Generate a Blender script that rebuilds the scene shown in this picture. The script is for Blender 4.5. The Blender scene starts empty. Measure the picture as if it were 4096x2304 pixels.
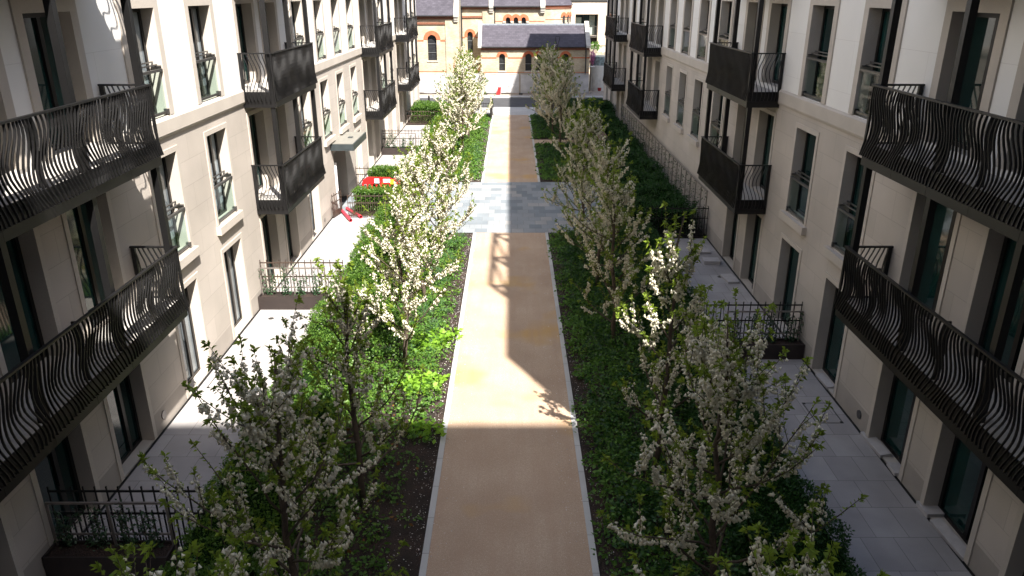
import bpy, math, random
import numpy as np
from mathutils import Vector
PI = math.pi
R = math.radians
scene = bpy.context.scene
COL = scene.collection

# ------------------------------------------------------------------ helpers
class MB:
    def __init__(self): self.v = []; self.f = []
    def poly(self, pts):
        n = len(self.v); self.v += [tuple(p) for p in pts]; self.f.append(tuple(range(n, n + len(pts)))); return self
    def box(self, x0, x1, y0, y1, z0, z1):
        x0, x1 = min(x0, x1), max(x0, x1); y0, y1 = min(y0, y1), max(y0, y1); z0, z1 = min(z0, z1), max(z0, z1)
        n = len(self.v)
        self.v += [(x0,y0,z0),(x1,y0,z0),(x1,y1,z0),(x0,y1,z0),(x0,y0,z1),(x1,y0,z1),(x1,y1,z1),(x0,y1,z1)]
        self.f += [(n,n+3,n+2,n+1),(n+4,n+5,n+6,n+7),(n,n+1,n+5,n+4),(n+1,n+2,n+6,n+5),(n+2,n+3,n+7,n+6),(n+3,n,n+4,n+7)]
        return self
    def sweep(self, rings, caps=True, closed=True):
        n = len(self.v); k = len(rings[0])
        for r in rings: self.v += [tuple(p) for p in r]
        for i in range(len(rings) - 1):
            for j in range(k if closed else k - 1):
                a = n + i*k + j; b = n + i*k + (j+1) % k
                self.f.append((a, b, b + k, a + k))
        if caps:
            self.f.append(tuple(range(n + k - 1, n - 1, -1))); m = n + (len(rings)-1)*k
            self.f.append(tuple(range(m, m + k)))
        return self
    def tube(self, pts, rad, k=6, caps=True):
        pts = [Vector(p) for p in pts]
        if not isinstance(rad, (list, tuple)): rad = [rad]*len(pts)
        rings = []
        for i, p in enumerate(pts):
            d = (pts[min(i+1, len(pts)-1)] - pts[max(i-1, 0)]).normalized()
            a = Vector((0,0,1)) if abs(d.z) < .9 else Vector((1,0,0))
            u = d.cross(a).normalized(); w = d.cross(u)
            rings.append([p + (u*math.cos(2*PI*j/k) + w*math.sin(2*PI*j/k))*rad[i] for j in range(k)])
        return self.sweep(rings, caps)
    def bar(self, a, b, w, h):
        a, b = Vector(a), Vector(b); d = (b - a).normalized()
        up = Vector((0,0,1)) if abs(d.z) < .95 else Vector((0,1,0))
        u = d.cross(up).normalized()*w/2; q = u.cross(d).normalized()*h/2
        return self.sweep([[p-u-q, p+u-q, p+u+q, p-u+q] for p in (a, b)])
    def add_arrays(self, v, f):
        n = len(self.v); self.v += [tuple(x) for x in v]; self.f += [tuple(int(i)+n for i in q) for q in f]; return self
    def build(self, name, m, parent=None, smooth=False):
        me = bpy.data.meshes.new(name); me.from_pydata(self.v, [], self.f); me.materials.append(m)
        if smooth: me.polygons.foreach_set('use_smooth', [True]*len(me.polygons))
        me.update(); o = bpy.data.objects.new(name, me); COL.objects.link(o); o.parent = parent
        return o

def np_mesh(name, v, quads, m, parent=None):
    me = bpy.data.meshes.new(name); v = np.asarray(v, np.float32); q = np.asarray(quads, np.int32)
    k = q.shape[1]
    me.vertices.add(len(v)); me.vertices.foreach_set('co', v.ravel())
    me.loops.add(q.size); me.loops.foreach_set('vertex_index', q.ravel())
    me.polygons.add(len(q)); me.polygons.foreach_set('loop_start', np.arange(0, q.size, k, dtype=np.int32))
    me.materials.append(m); me.update(calc_edges=True)
    o = bpy.data.objects.new(name, me); COL.objects.link(o); o.parent = parent
    return o

def thing(name, label, cat, loc=(0,0,0), rz=0, group=None):
    o = bpy.data.objects.new(name, None); COL.objects.link(o); o.location = loc; o.rotation_euler = (0,0,rz)
    o.empty_display_size = .2
    return tag(o, label, cat, group)
def tag(o, label, cat, group=None):
    o['label'] = label; o['category'] = cat
    if group: o['group'] = group
    return o
def kind(o, k): o['kind'] = k; return o
def copy_tree(o, parent=None):
    c = o.copy(); COL.objects.link(c); c.parent = parent
    for ch in list(o.children): copy_tree(ch, c)
    return c

# ------------------------------------------------------------------ materials
class NT:
    def __init__(self, name):
        self.m = bpy.data.materials.new(name); self.m.use_nodes = True
        self.t = self.m.node_tree; self.b = self.t.nodes['Principled BSDF']; self.out = self.t.nodes['Material Output']
    def n(self, ty, **kw):
        x = self.t.nodes.new(ty)
        for k, v in kw.items():
            if k in x.inputs: x.inputs[k].default_value = v
            else: setattr(x, k, v)
        return x
    def l(self, a, b): self.t.links.new(a, b)
    def pos(self, axes='XYZ', scale=(1,1,1)):
        g = self.n('ShaderNodeNewGeometry'); s = self.n('ShaderNodeSeparateXYZ'); self.l(g.outputs['Position'], s.inputs[0])
        c = self.n('ShaderNodeCombineXYZ')
        for i, a in enumerate(axes): self.l(s.outputs['XYZ'.index(a)], c.inputs[i])
        return c.outputs[0]
    def noise(self, vec, scale, detail=3, lo=.35, hi=.65):
        x = self.n('ShaderNodeTexNoise'); x.inputs['Scale'].default_value = scale; x.inputs['Detail'].default_value = detail
        self.l(vec, x.inputs['Vector'])
        r = self.n('ShaderNodeMapRange'); r.inputs[1].default_value = lo; r.inputs[2].default_value = hi
        self.l(x.outputs['Fac'], r.inputs[0]); return r.outputs[0]
    def mix(self, f, a, b, mode='MIX'):
        x = self.n('ShaderNodeMix', data_type='RGBA', blend_type=mode)
        for i, q in ((0, f), (6, a), (7, b)):
            if hasattr(q, 'links'): self.l(q, x.inputs[i])
            else: x.inputs[i].default_value = q if i == 0 else (*q, 1) if len(q) == 3 else q
        return x.outputs[2]
    def base(self, c): self.l(c, self.b.inputs['Base Color'])
    def bump(self, h, strength=.3, dist=.01):
        x = self.n('ShaderNodeBump'); x.inputs['Strength'].default_value = strength; x.inputs['Distance'].default_value = dist
        self.l(h, x.inputs['Height']); self.l(x.outputs[0], self.b.inputs['Normal'])

def sc(c, k): return tuple(min(1, x*k) for x in c)
def plain(name, c, rough=.7, metal=0, var=.25, nscale=3, fine=60, bump=.15, spec=.5):
    t = NT(name); p = t.pos()
    a = t.mix(t.noise(p, nscale), sc(c, 1-var), sc(c, 1+var))
    a = t.mix(t.noise(p, fine, 2), sc(c, 1-var*.6), a) if fine else a
    t.base(a); t.b.inputs['Roughness'].default_value = rough; t.b.inputs['Metallic'].default_value = metal
    t.b.inputs['Specular IOR Level'].default_value = spec
    if bump and fine: t.bump(t.noise(p, fine, 2, .2, .8), bump, .004)
    return t.m
def bricks(name, c1, c2, mortar, axes, bw, bh, ms, rough=.85, stain=.12, off=.5, sq=1.0, nscale=.8, bump=.3, ramp=None, fine=90, bias=0.0):
    t = NT(name); p = t.pos(axes)
    x = t.n('ShaderNodeTexBrick'); x.offset = off; x.squash = sq
    for k, v in (('Scale', 1.0), ('Brick Width', bw), ('Row Height', bh), ('Mortar Size', ms), ('Mortar Smooth', .1), ('Bias', bias)): x.inputs[k].default_value = v
    t.l(p, x.inputs['Vector'])
    if ramp:
        x.inputs['Color1'].default_value = (0,0,0,1); x.inputs['Color2'].default_value = (1,1,1,1)
        r = t.n('ShaderNodeValToRGB'); r.color_ramp.interpolation = 'CONSTANT'
        e = r.color_ramp.elements
        while len(e) < len(ramp): e.new(.5)
        for i, (q, c) in enumerate(ramp): e[i].position = q; e[i].color = (*c, 1)
        t.l(x.outputs['Color'], r.inputs[0]); col = t.mix(x.outputs['Fac'], r.outputs[0], mortar)
    else:
        x.inputs['Color1'].default_value = (*c1, 1); x.inputs['Color2'].default_value = (*c2, 1); x.inputs['Mortar'].default_value = (*mortar, 1)
        col = x.outputs['Color']
    w = t.pos()
    col = t.mix(stain, col, t.mix(t.noise(w, nscale, 4), (.35,.35,.35), (1,1,1)), 'MULTIPLY')
    col = t.mix(stain*.8, col, t.mix(t.noise(w, fine, 2), (.3,.3,.3), (1,1,1)), 'MULTIPLY')
    t.base(col); t.b.inputs['Roughness'].default_value = rough
    if bump:
        inv = t.n('ShaderNodeMath', operation='SUBTRACT'); inv.inputs[0].default_value = 1; t.l(x.outputs['Fac'], inv.inputs[1])
        t.bump(inv.outputs[0], bump, .006)
    return t.m
def leafmat(name, ca, cb, trans=.35, rough=.5):
    t = NT(name); g = t.n('ShaderNodeNewGeometry')
    col = t.mix(g.outputs['Random Per Island'], ca, cb)
    t.base(col); t.b.inputs['Roughness'].default_value = rough; t.b.inputs['Specular IOR Level'].default_value = .3
    tr = t.n('ShaderNodeBsdfTranslucent'); t.l(t.mix(.5, col, sc(cb, 1.6)), tr.inputs[0])
    mx = t.n('ShaderNodeMixShader'); mx.inputs[0].default_value = trans
    t.l(t.b.outputs[0], mx.inputs[1]); t.l(tr.outputs[0], mx.inputs[2]); t.l(mx.outputs[0], t.out.inputs[0])
    return t.m
def clearglass(name, tint=(.78,.90,.87)):
    t = NT(name); g = t.n('ShaderNodeBsdfGlossy'); g.inputs['Roughness'].default_value = .03
    tr = t.n('ShaderNodeBsdfTransparent'); tr.inputs[0].default_value = (*tint, 1)
    f = t.n('ShaderNodeLayerWeight'); f.inputs[0].default_value = .5
    p = t.n('ShaderNodeMath', operation='POWER'); t.l(f.outputs['Facing'], p.inputs[0]); p.inputs[1].default_value = 4
    k = t.n('ShaderNodeMath', operation='MULTIPLY_ADD'); t.l(p.outputs[0], k.inputs[0]); k.inputs[1].default_value = .5; k.inputs[2].default_value = .05
    mx = t.n('ShaderNodeMixShader'); t.l(k.outputs[0], mx.inputs[0]); t.l(tr.outputs[0], mx.inputs[1]); t.l(g.outputs[0], mx.inputs[2])
    t.l(mx.outputs[0], t.out.inputs[0]); return t.m
def pane(name, c, rough=.06):
    t = NT(name); p = t.pos()
    t.base(t.mix(t.noise(p, .6, 2), sc(c, .55), sc(c, 1.35))); t.b.inputs['Roughness'].default_value = rough
    t.b.inputs['Specular IOR Level'].default_value = .6
    return t.m

LIME = (.60, .52, .43)
M = {}
M['stone'] = bricks('limestone_ashlar', (.525,.465,.405), (.57,.505,.445), (.42,.37,.32), 'YZX', 1.35, .62, .006, stain=.26, nscale=.5, bump=.15)
M['trim'] = plain('limestone_trim', (.51,.455,.395), .85, var=.1, nscale=1.2, fine=70)
M['reveal'] = plain('limestone_reveal', (.50,.45,.395), .85, var=.1, nscale=1.2, fine=70)
M['plinth'] = plain('plinth_stone', (.36,.32,.28), .85, var=.12, nscale=1.5, fine=90)
M['panel'] = bricks('white_panel', (.80,.775,.74), (.82,.80,.77), (.66,.63,.6), 'YZX', 3.4, 1.2, .004, stain=.06, bump=.1)
M['bronze'] = plain('bronze_metal', (.011,.0105,.0108), .45, .2, var=.2, nscale=2, fine=40, bump=.05)
M['bronze2'] = plain('bronze_bar', (.011,.0105,.0108), .42, .2, var=.2, nscale=2, fine=40, bump=.03)
M['frame'] = plain('window_frame', (.017,.015,.014), .4, .3, var=.2, fine=0)
M['glass_dark'] = pane('dark_glass', (.007,.032,.030))
M['glass_sunlit'] = pane('sunlit_glass', (.22,.25,.27))  # left windows: sunlight on their pale backing put into the pane colour
M['clear'] = clearglass('clear_glass')
M['railgrey'] = plain('grey_rail', (.12,.115,.11), .35, .6, var=.15, fine=0)
M['deck'] = plain('balcony_deck', (.42,.395,.365), .8, var=.1)
M['roofgrey'] = plain('roof_membrane', (.3,.3,.3), .9)
M['path'] = None
def path_mat():
    t = NT('resin_gravel'); p = t.pos()
    c = t.mix(t.noise(p, .7, 5), (.55,.375,.262), (.71,.53,.39))
    c = t.mix(t.noise(p, 120, 2), (.27,.195,.13), c)
    c = t.mix(t.mix(t.noise(p, 22, 3, .40, .62), (.38,.38,.38), (0,0,0)), c, (.34,.235,.155))
    c = t.mix(t.noise(p, 55, 2, .56, .8), c, (.66,.56,.44))
    st = t.noise(t.pos('XYZ'), .38, 3, .57, .68)
    c = t.mix(t.mix(st, (0,0,0), (.75,.75,.75)), c, (.50,.30,.10))
    s2 = t.n('ShaderNodeMapping'); s2.inputs['Scale'].default_value = (4.5, .35, 1); t.l(p, s2.inputs[0])
    c = t.mix(t.mix(t.noise(s2.outputs[0], 1, 5, .46, .75), (0,0,0), (.55,.55,.55)), c, (.40,.265,.18))
    t.base(c); t.b.inputs['Roughness'].default_value = .9; t.bump(t.noise(p, 120, 2, .2, .8), .4, .006); return t.m
M['path'] = path_mat()
M['kerb'] = bricks('kerb_stone', (.50,.49,.47), (.56,.55,.53), (.2,.19,.17), 'YXZ', 1.0, 5, .006, stain=.25)
M['paving'] = bricks('granite_paving', (.36,.335,.325), (.45,.42,.405), (.19,.18,.17), 'XYZ', .62, .88, .006, stain=.28, nscale=1.1)
M['setts'] = bricks('grey_setts', 0, 0, (.19,.195,.20), 'XYZ', .52, .60, .008, stain=.25,
    ramp=[(0, (.185,.21,.23)), (.2, (.265,.285,.30)), (.45, (.215,.24,.26)), (.65, (.345,.34,.33)), (.8, (.285,.30,.31))])
M['soil'] = None
def soil_mat():
    t = NT('bark_mulch'); p = t.pos()
    c = t.mix(t.noise(p, 45, 3), (.012,.008,.006), (.075,.042,.03)); c = t.mix(t.noise(p, 2, 3), sc((.02,.013,.009), 1), c)
    t.base(c); t.b.inputs['Roughness'].default_value = 1; t.bump(t.noise(p, 40, 3, .2, .8), 1, .03); return t.m
M['soil'] = soil_mat()
M['gravel'] = plain('grey_gravel', (.36,.37,.39), .9, var=.45, nscale=30, fine=110, bump=.6)
M['asphalt'] = plain('asphalt', (.052,.052,.055), .9, var=.25, nscale=1, fine=120, bump=.4)
M['pavement'] = bricks('pavement_slabs', (.46,.45,.43), (.52,.51,.49), (.3,.3,.29), 'XYZ', .9, .6, .006, stain=.2)
M['earth'] = plain('rubble_verge', (.34,.29,.24), .95, var=.4, nscale=6, fine=60, bump=.6)
M['bark'] = plain('tree_bark', (.085,.062,.045), .9, var=.35, nscale=14, fine=80, bump=.5)
M['twig'] = plain('twig_bark', (.085,.05,.035), .8, var=.3, nscale=14, fine=0)
M['leaf'] = leafmat('tree_leaf', (.095,.15,.013), (.235,.32,.036), .42)
M['flower'] = leafmat('white_petal', (.86,.80,.60), (.94,.90,.76), .35, .7)
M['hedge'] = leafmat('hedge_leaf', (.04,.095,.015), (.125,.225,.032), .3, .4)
M['hedge_shaded'] = leafmat('shaded_leaf', (.012,.042,.010), (.035,.10,.018), .2, .45)  # darker leaf copy for the right side, its shade put into the colour
M['core'] = plain('hedge_core', (.008,.018,.005), 1, var=.4, nscale=20, fine=0, spec=0)
M['cover'] = leafmat('cover_leaf', (.045,.12,.02), (.14,.27,.045), .35)
M['lime'] = leafmat('lime_leaf', (.17,.34,.03), (.27,.46,.05), .4)
M['lime2'] = leafmat('young_leaf', (.10,.19,.02), (.20,.32,.05), .4)
M['grass'] = leafmat('grass_blade', (.05,.13,.05), (.11,.20,.075), .3)
M['climber'] = leafmat('climber_leaf', (.025,.06,.03), (.08,.14,.07), .25, .35)
M['petal'] = leafmat('fallen_petal', (.55,.48,.46), (.8,.76,.72), .1, .8)
M['dry'] = leafmat('dry_leaf', (.16,.06,.02), (.30,.15,.03), .2, .7)
M['planter'] = plain('planter_steel', (.040,.030,.027), .55, .2, var=.2, fine=70)
M['trellis'] = plain('trellis_steel', (.23,.20,.18), .5, .4, var=.15, fine=0)
M['railing'] = plain('black_railing', (.018,.016,.015), .5, .3, var=.2, fine=0)
M['railbrown'] = plain('brown_railing', (.075,.052,.04), .5, .3, var=.2, fine=0)
M['red'] = plain('red_plastic', (.50,.018,.018), .4, var=.08, fine=0)
M['pink'] = plain('red_duct', (.62,.045,.07), .4, var=.1, fine=0)
M['white'] = plain('white_board', (.78,.79,.80), .6, var=.05, fine=0)
M['yellow'] = plain('yellow_sign', (.75,.60,.03), .5, var=.05, fine=0)
M['ink'] = plain('black_ink', (.015,.015,.015), .6, var=.1, fine=0)
M['timber'] = plain('bench_timber', (.20,.115,.08), .7, var=.3, nscale=8, fine=60)
M['zinc'] = plain('zinc_canopy', (.05,.062,.066), .4, .3, var=.15, fine=0)
M['zinctop'] = plain('canopy_lid', (.24,.23,.20), .5, .1, var=.15, nscale=4, fine=60)
M['yellowbrick'] = bricks('stock_brick', (.54,.445,.30), (.66,.565,.41), (.48,.42,.32), 'XZY', .23, .075, .008, stain=.42, nscale=1.2)
M['redbrick'] = bricks('red_brick', (.52,.13,.055), (.60,.18,.08), (.42,.15,.08), 'XZY', .12, .3, .006, stain=.2)
M['darkred'] = bricks('dentil_brick', (.15,.025,.014), (.22,.045,.025), (.30,.18,.10), 'XZY', .12, .09, .012, stain=.2)
M['slate'] = bricks('roof_slate', (.060,.053,.068), (.088,.079,.098), (.036,.034,.042), 'XZY', .35, .16, .008, stain=.3, nscale=.7, bump=.6)
M['lead'] = plain('lead_flashing', (.30,.33,.37), .5, .2, var=.15)
M['coping'] = plain('stone_coping', (.48,.45,.40), .9, var=.25, nscale=2.5)
M['leaded'] = None
def leaded():
    t = NT('leaded_glass'); x = t.n('ShaderNodeTexBrick'); x.offset = 0
    for k, v in (('Scale', 1.0), ('Brick Width', .13), ('Row Height', .13), ('Mortar Size', .028)): x.inputs[k].default_value = v
    t.l(t.pos('XZY'), x.inputs['Vector'])
    x.inputs['Color1'].default_value = (.03,.035,.04,1); x.inputs['Color2'].default_value = (.055,.06,.065,1); x.inputs['Mortar'].default_value = (.012,.012,.013,1)
    t.base(x.outputs['Color']); t.b.inputs['Roughness'].default_value = .35; return t.m
M['leaded'] = leaded()
M['modern'] = bricks('buff_brick', (.54,.46,.37), (.61,.53,.43), (.52,.42,.32), 'XZY', .23, .075, .008, stain=.2)
M['sheet'] = None
def sheet_mat():
    t = NT('debris_sheeting'); p = t.pos('XZY')
    c = t.mix(t.noise(p, 1.6, 4), (.40,.40,.41), (.58,.58,.59))
    b = t.n('ShaderNodeTexWave'); b.wave_type = 'BANDS'; b.bands_direction = 'Z'; b.inputs['Scale'].default_value = .32; t.l(t.pos(), b.inputs['Vector'])
    c = t.mix(t.mix(b.outputs['Color'], (.2,.2,.2), (0,0,0)), c, (.30,.30,.32)); t.base(c); t.b.inputs['Roughness'].default_value = .55
    t.bump(t.noise(p, 3, 3, .2, .8), .5, .06)
    tr = t.n('ShaderNodeBsdfTranslucent'); tr.inputs[0].default_value = (.6,.6,.6,1)
    mx = t.n('ShaderNodeMixShader'); mx.inputs[0].default_value = .2
    t.l(t.b.outputs[0], mx.inputs[1]); t.l(tr.outputs[0], mx.inputs[2]); t.l(mx.outputs[0], t.out.inputs[0]); return t.m
M['sheet'] = sheet_mat()
M['galv'] = plain('galvanised', (.30,.31,.32), .4, .7, var=.15, fine=0)
M['tank'] = plain('silo_cladding', (.60,.61,.60), .6, var=.12, nscale=2, fine=0)
M['tankblue'] = plain('silo_band', (.20,.27,.30), .45, .2, var=.4, nscale=5, fine=0)
M['palewood'] = plain('pale_timber', (.62,.57,.50), .8, var=.15, nscale=4, fine=0)
M['oldwood'] = plain('weathered_timber', (.30,.25,.18), .9, var=.3, nscale=5, fine=0)
M['blossom_pink'] = leafmat('pink_petal', (.55,.16,.38), (.70,.35,.52), .3, .7)
M['brownleaf'] = leafmat('brown_leaf', (.20,.09,.03), (.42,.26,.12), .3, .7)

rng = np.random.RandomState(5)
# ------------------------------------------------------------------ leaf geometry (numpy)
def leaves_np(P, D, L, W, rs, droop=0.0):
    """diamond leaves folded along the midrib: P base points, D directions, L lengths, W widths -> verts, tris-quads"""
    n = len(P); D = D/np.maximum(np.linalg.norm(D, axis=1, keepdims=True), 1e-6)
    A = rs.normal(size=(n, 3)); S = np.cross(D, A); S /= np.maximum(np.linalg.norm(S, axis=1, keepdims=True), 1e-6)
    N = np.cross(S, D)
    L = L[:, None]; W = W[:, None]
    mid = P + D*L*.45
    tip = P + D*L; tip[:, 2] -= droop*L[:, 0]
    v = np.stack([P, mid + S*W*.5 + N*W*.18, tip, mid - S*W*.5 + N*W*.18], 1).reshape(-1, 3)
    q = np.arange(4*n).reshape(n, 4)
    return v, q
def merge(parts):
    vs, qs, n = [], [], 0
    for v, q in parts: vs.append(v); qs.append(q + n); n += len(v)
    return np.concatenate(vs), np.concatenate(qs)
def dirs(n, rs, up=0.0):
    d = rs.normal(size=(n, 3)); d /= np.linalg.norm(d, axis=1, keepdims=True); d[:, 2] += up
    return d

# ------------------------------------------------------------------ camera, light, world
cam = bpy.data.objects.new('camera', bpy.data.cameras.new('camera')); COL.objects.link(cam); scene.camera = cam
cam.data.sensor_width = 36; cam.data.lens = 36*3023/4096; cam.data.clip_start = .1; cam.data.clip_end = 2000
cam.location = (0, 0, 9.5); cam.rotation_euler = (R(90 - 21.43), 0, R(-.04))
EL, AZ = R(51.8), R(28)
tosun = Vector((math.sin(AZ)*math.cos(EL), -math.cos(AZ)*math.cos(EL), math.sin(EL)))
ld = bpy.data.lights.new('sun', 'SUN'); ld.energy = 4.9; ld.angle = R(.53); ld.color = (1, .955, .89)
lo = bpy.data.objects.new('sun', ld); COL.objects.link(lo); lo.rotation_euler = tosun.to_track_quat('Z', 'Y').to_euler(); lo.location = (30, -60, 60)
w = bpy.data.worlds.new('World'); scene.world = w; w.use_nodes = True
sky = w.node_tree.nodes.new('ShaderNodeTexSky'); sky.sky_type = 'NISHITA'; sky.sun_disc = False
sky.sun_elevation = EL; sky.sun_rotation = R(152); sky.altitude = 20; sky.air_density = 1.0; sky.dust_density = 2.0; sky.ozone_density = 1.0
bg = w.node_tree.nodes['Background']; bg.inputs[1].default_value = .08
w.node_tree.links.new(sky.outputs[0], bg.inputs[0])
vs = scene.view_settings; vs.view_transform = 'Standard'; vs.look = 'None'; vs.gamma = 1; vs.use_curve_mapping = False; vs.exposure = 1.6
scene.cycles.max_bounces = 8; scene.cycles.diffuse_bounces = 4; scene.cycles.glossy_bounces = 3; scene.cycles.transparent_max_bounces = 12; scene.cycles.transmission_bounces = 4
scene.cycles.use_denoising = True; scene.cycles.caustics_reflective = False; scene.cycles.caustics_refractive = False

# ------------------------------------------------------------------ ground
def sheet(name, m, x0, x1, y0, y1, z, k='structure'):
    return kind(MB().poly([(x0,y0,z),(x1,y0,z),(x1,y1,z),(x0,y1,z)]).build(name, m), k)
sheet('ground', M['asphalt'], -600, 600, -300, 900, -.06)
PL, PR = -1.50, 1.42
def path_obj():
    b = MB()
    for y0, y1 in ((-6, 30.6), (39.7, 63.3)): b.poly([(PL,y0,0),(PR,y0,0),(PR,y1,0),(PL,y1,0)])
    kind(b.build('path', M['path']), 'structure')
    kind(MB().poly([(PR+.1,50.6,-.004),(5.9,50.6,-.004),(5.9,52.2,-.004),(PR+.1,52.2,-.004)]).build('side_path', M['path']), 'structure')
    k = MB()
    for y0, y1 in ((-6, 30.6), (39.7, 63.3)):
        for x in (PL-.12, PR): k.box(x, x+.12, y0, y1, -.1, .012)
    kind(k.build('path_kerb', M['kerb']), 'structure')
path_obj()
sheet('crossing_paving', M['setts'], -5.0, 5.2, 30.6, 39.7, .003)
def terraces():
    for x0, x1, y0, y1 in ((-8.04,-5.55,-6,32.8),(-8.04,-5.4,38.5,58.2),(5.5,8.04,-6,29.8)): sheet('terrace_paving', M['paving'], x0, x1, y0, y1, 0)
    for x0, x1, y0, y1 in ((-5.55,PL-.12,-6,30.6),(-5.55,-5.0,30.6,32.8),(-5.4,PL-.12,39.7,63.3),(-8.04,-5.4,58.2,63.3),(PR+.12,5.5,-6,30.6),(5.5,8.1,29.8,30.6),(PR+.12,8.1,39.7,50.6),(PR+.12,8.1,52.2,63.3),(5.9,8.1,50.6,52.2),(5.2,8.1,30.6,39.7)):
        sheet('soil', M['soil'], x0, x1, y0, y1, -.01)
    sheet('entrance_gravel', M['gravel'], -8.04, -5.0, 32.8, 38.5, -.002)
    kind(MB().poly([(-8.04,33.9,.004),(-5.0,33.9,.004),(-5.0,36.6,.004),(-8.04,36.6,.004)]).build('entrance_paving', M['setts']), 'structure')
    g = MB()
    for s in (-1, 1): g.poly([(s*8.04,-6,-.03),(s*8.16,-6,-.03),(s*8.16,66,-.03),(s*8.04,66,-.03)])
    kind(g.build('drain_channel', M['ink']), 'structure')
terraces()
sheet('pavement', M['pavement'], -40, 40, 63.3, 68.0, -.02)
sheet('road', M['asphalt'], -60, 60, 68.0, 74.4, -.045)
kind(MB().box(-60, 60, 74.4, 75.0, -.05, .07).build('road_kerb', M['kerb']), 'structure')
sheet('verge', M['earth'], -60, 60, 75.0, 79.4, .03)
sheet('far_yard', M['earth'], 7.9, 60, 79.4, 95, .02)

# ------------------------------------------------------------------ apartment buildings
WW = 1.45; DEP = .36
FL = {0: (.03, 2.63), 1: (3.48, 2.44), 2: (6.78, 2.38)}         # floor -> sill z, opening height
def dbox(b, s, d0, d1, y0, y1, z0, z1): b.box(s*d0, s*d1, y0, y1, z0, z1)
def window_proto(s, floor, door, glass):
    h = FL[floor][1] + (.10 if (door and floor == 1) else 0)
    b = MB(); q = lambda *p: b.poly([(s*d, y, z) for d, y, z in p])
    a = .24 if floor == 2 else .13; pr = .035 if floor == 2 else .022
    q((.002,0,0),(DEP,0,0),(DEP,0,h),(.002,0,h)); q((.002,WW,0),(DEP,WW,0),(DEP,WW,h),(.002,WW,h))
    q((.002,0,h),(DEP,0,h),(DEP,WW,h),(.002,WW,h)); q((.002,0,0),(DEP,0,0),(DEP,WW,0),(.002,WW,0))
    root = b.build('window' if not door else 'balcony_door', M['reveal'])
    t = MB()
    dbox(t, s, -pr, .002, -a, 0, 0, h); dbox(t, s, -pr, .002, WW, WW+a, 0, h); dbox(t, s, -pr, .002, -a, WW+a, h, h+a)
    t.build('surround', M['trim'], root)
    f = MB(); d0, d1 = .27, .345
    mx = .95 if not door else .92
    dbox(f, s, d0, d1, 0, .075, 0, h); dbox(f, s, d0, d1, WW-.09, WW, 0, h); dbox(f, s, d0, d1, .075, WW-.09, 0, .08); dbox(f, s, d0, d1, .075, WW-.09, h-.09, h)
    dbox(f, s, d0-.01, d1, mx-.055 if s < 0 else WW-mx-.055, mx+.055 if s < 0 else WW-mx+.055, .08, h-.09)
    f.build('frame', M['frame'], root)
    g = MB(); dbox(g, s, .31, .32, .07, WW-.08, .07, h-.08); g.build('glass', glass, root)
    if floor == 1 and not door:
        k = MB(); dbox(k, s, -.13, .002, -.2, WW+.2, -.24, -.02); dbox(k, s, .002, .27, .004, WW-.004, -.03, .012); k.build('sill', M['trim'], root)
    if floor > 0 and not door:
        r = MB(); dbox(r, s, -.03, .035, .02, WW-.02, 1.00, 1.06); r.build('handrail', M['railgrey'], root)
        r = MB(); dbox(r, s, .08, .11, .02, WW-.02, 1.13, 1.16); dbox(r, s, .17, .2, .02, WW-.02, 1.19, 1.22)
        for y in (.02, WW-.06): dbox(r, s, -.01, .2, y, y+.04, 1.10, 1.13)
        r.build('guard_rail', M['railgrey'], root); r = MB()
        dbox(r, s, .0, .05, .02, WW-.02, .05, .11); dbox(r, s, -.03, .08, .0, .07, .03, .15); dbox(r, s, -.03, .08, WW-.07, WW, .03, .15)
        r.build('base_rail', M['railgrey'], root)
        gg = MB(); gg.poly([(s*.02, y, z) for y, z in ((.03,.11),(WW-.03,.11),(WW-.03,1.0),(.03,1.0))]); gg.build('guard_glass', M['clear'], root)
    return root

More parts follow.
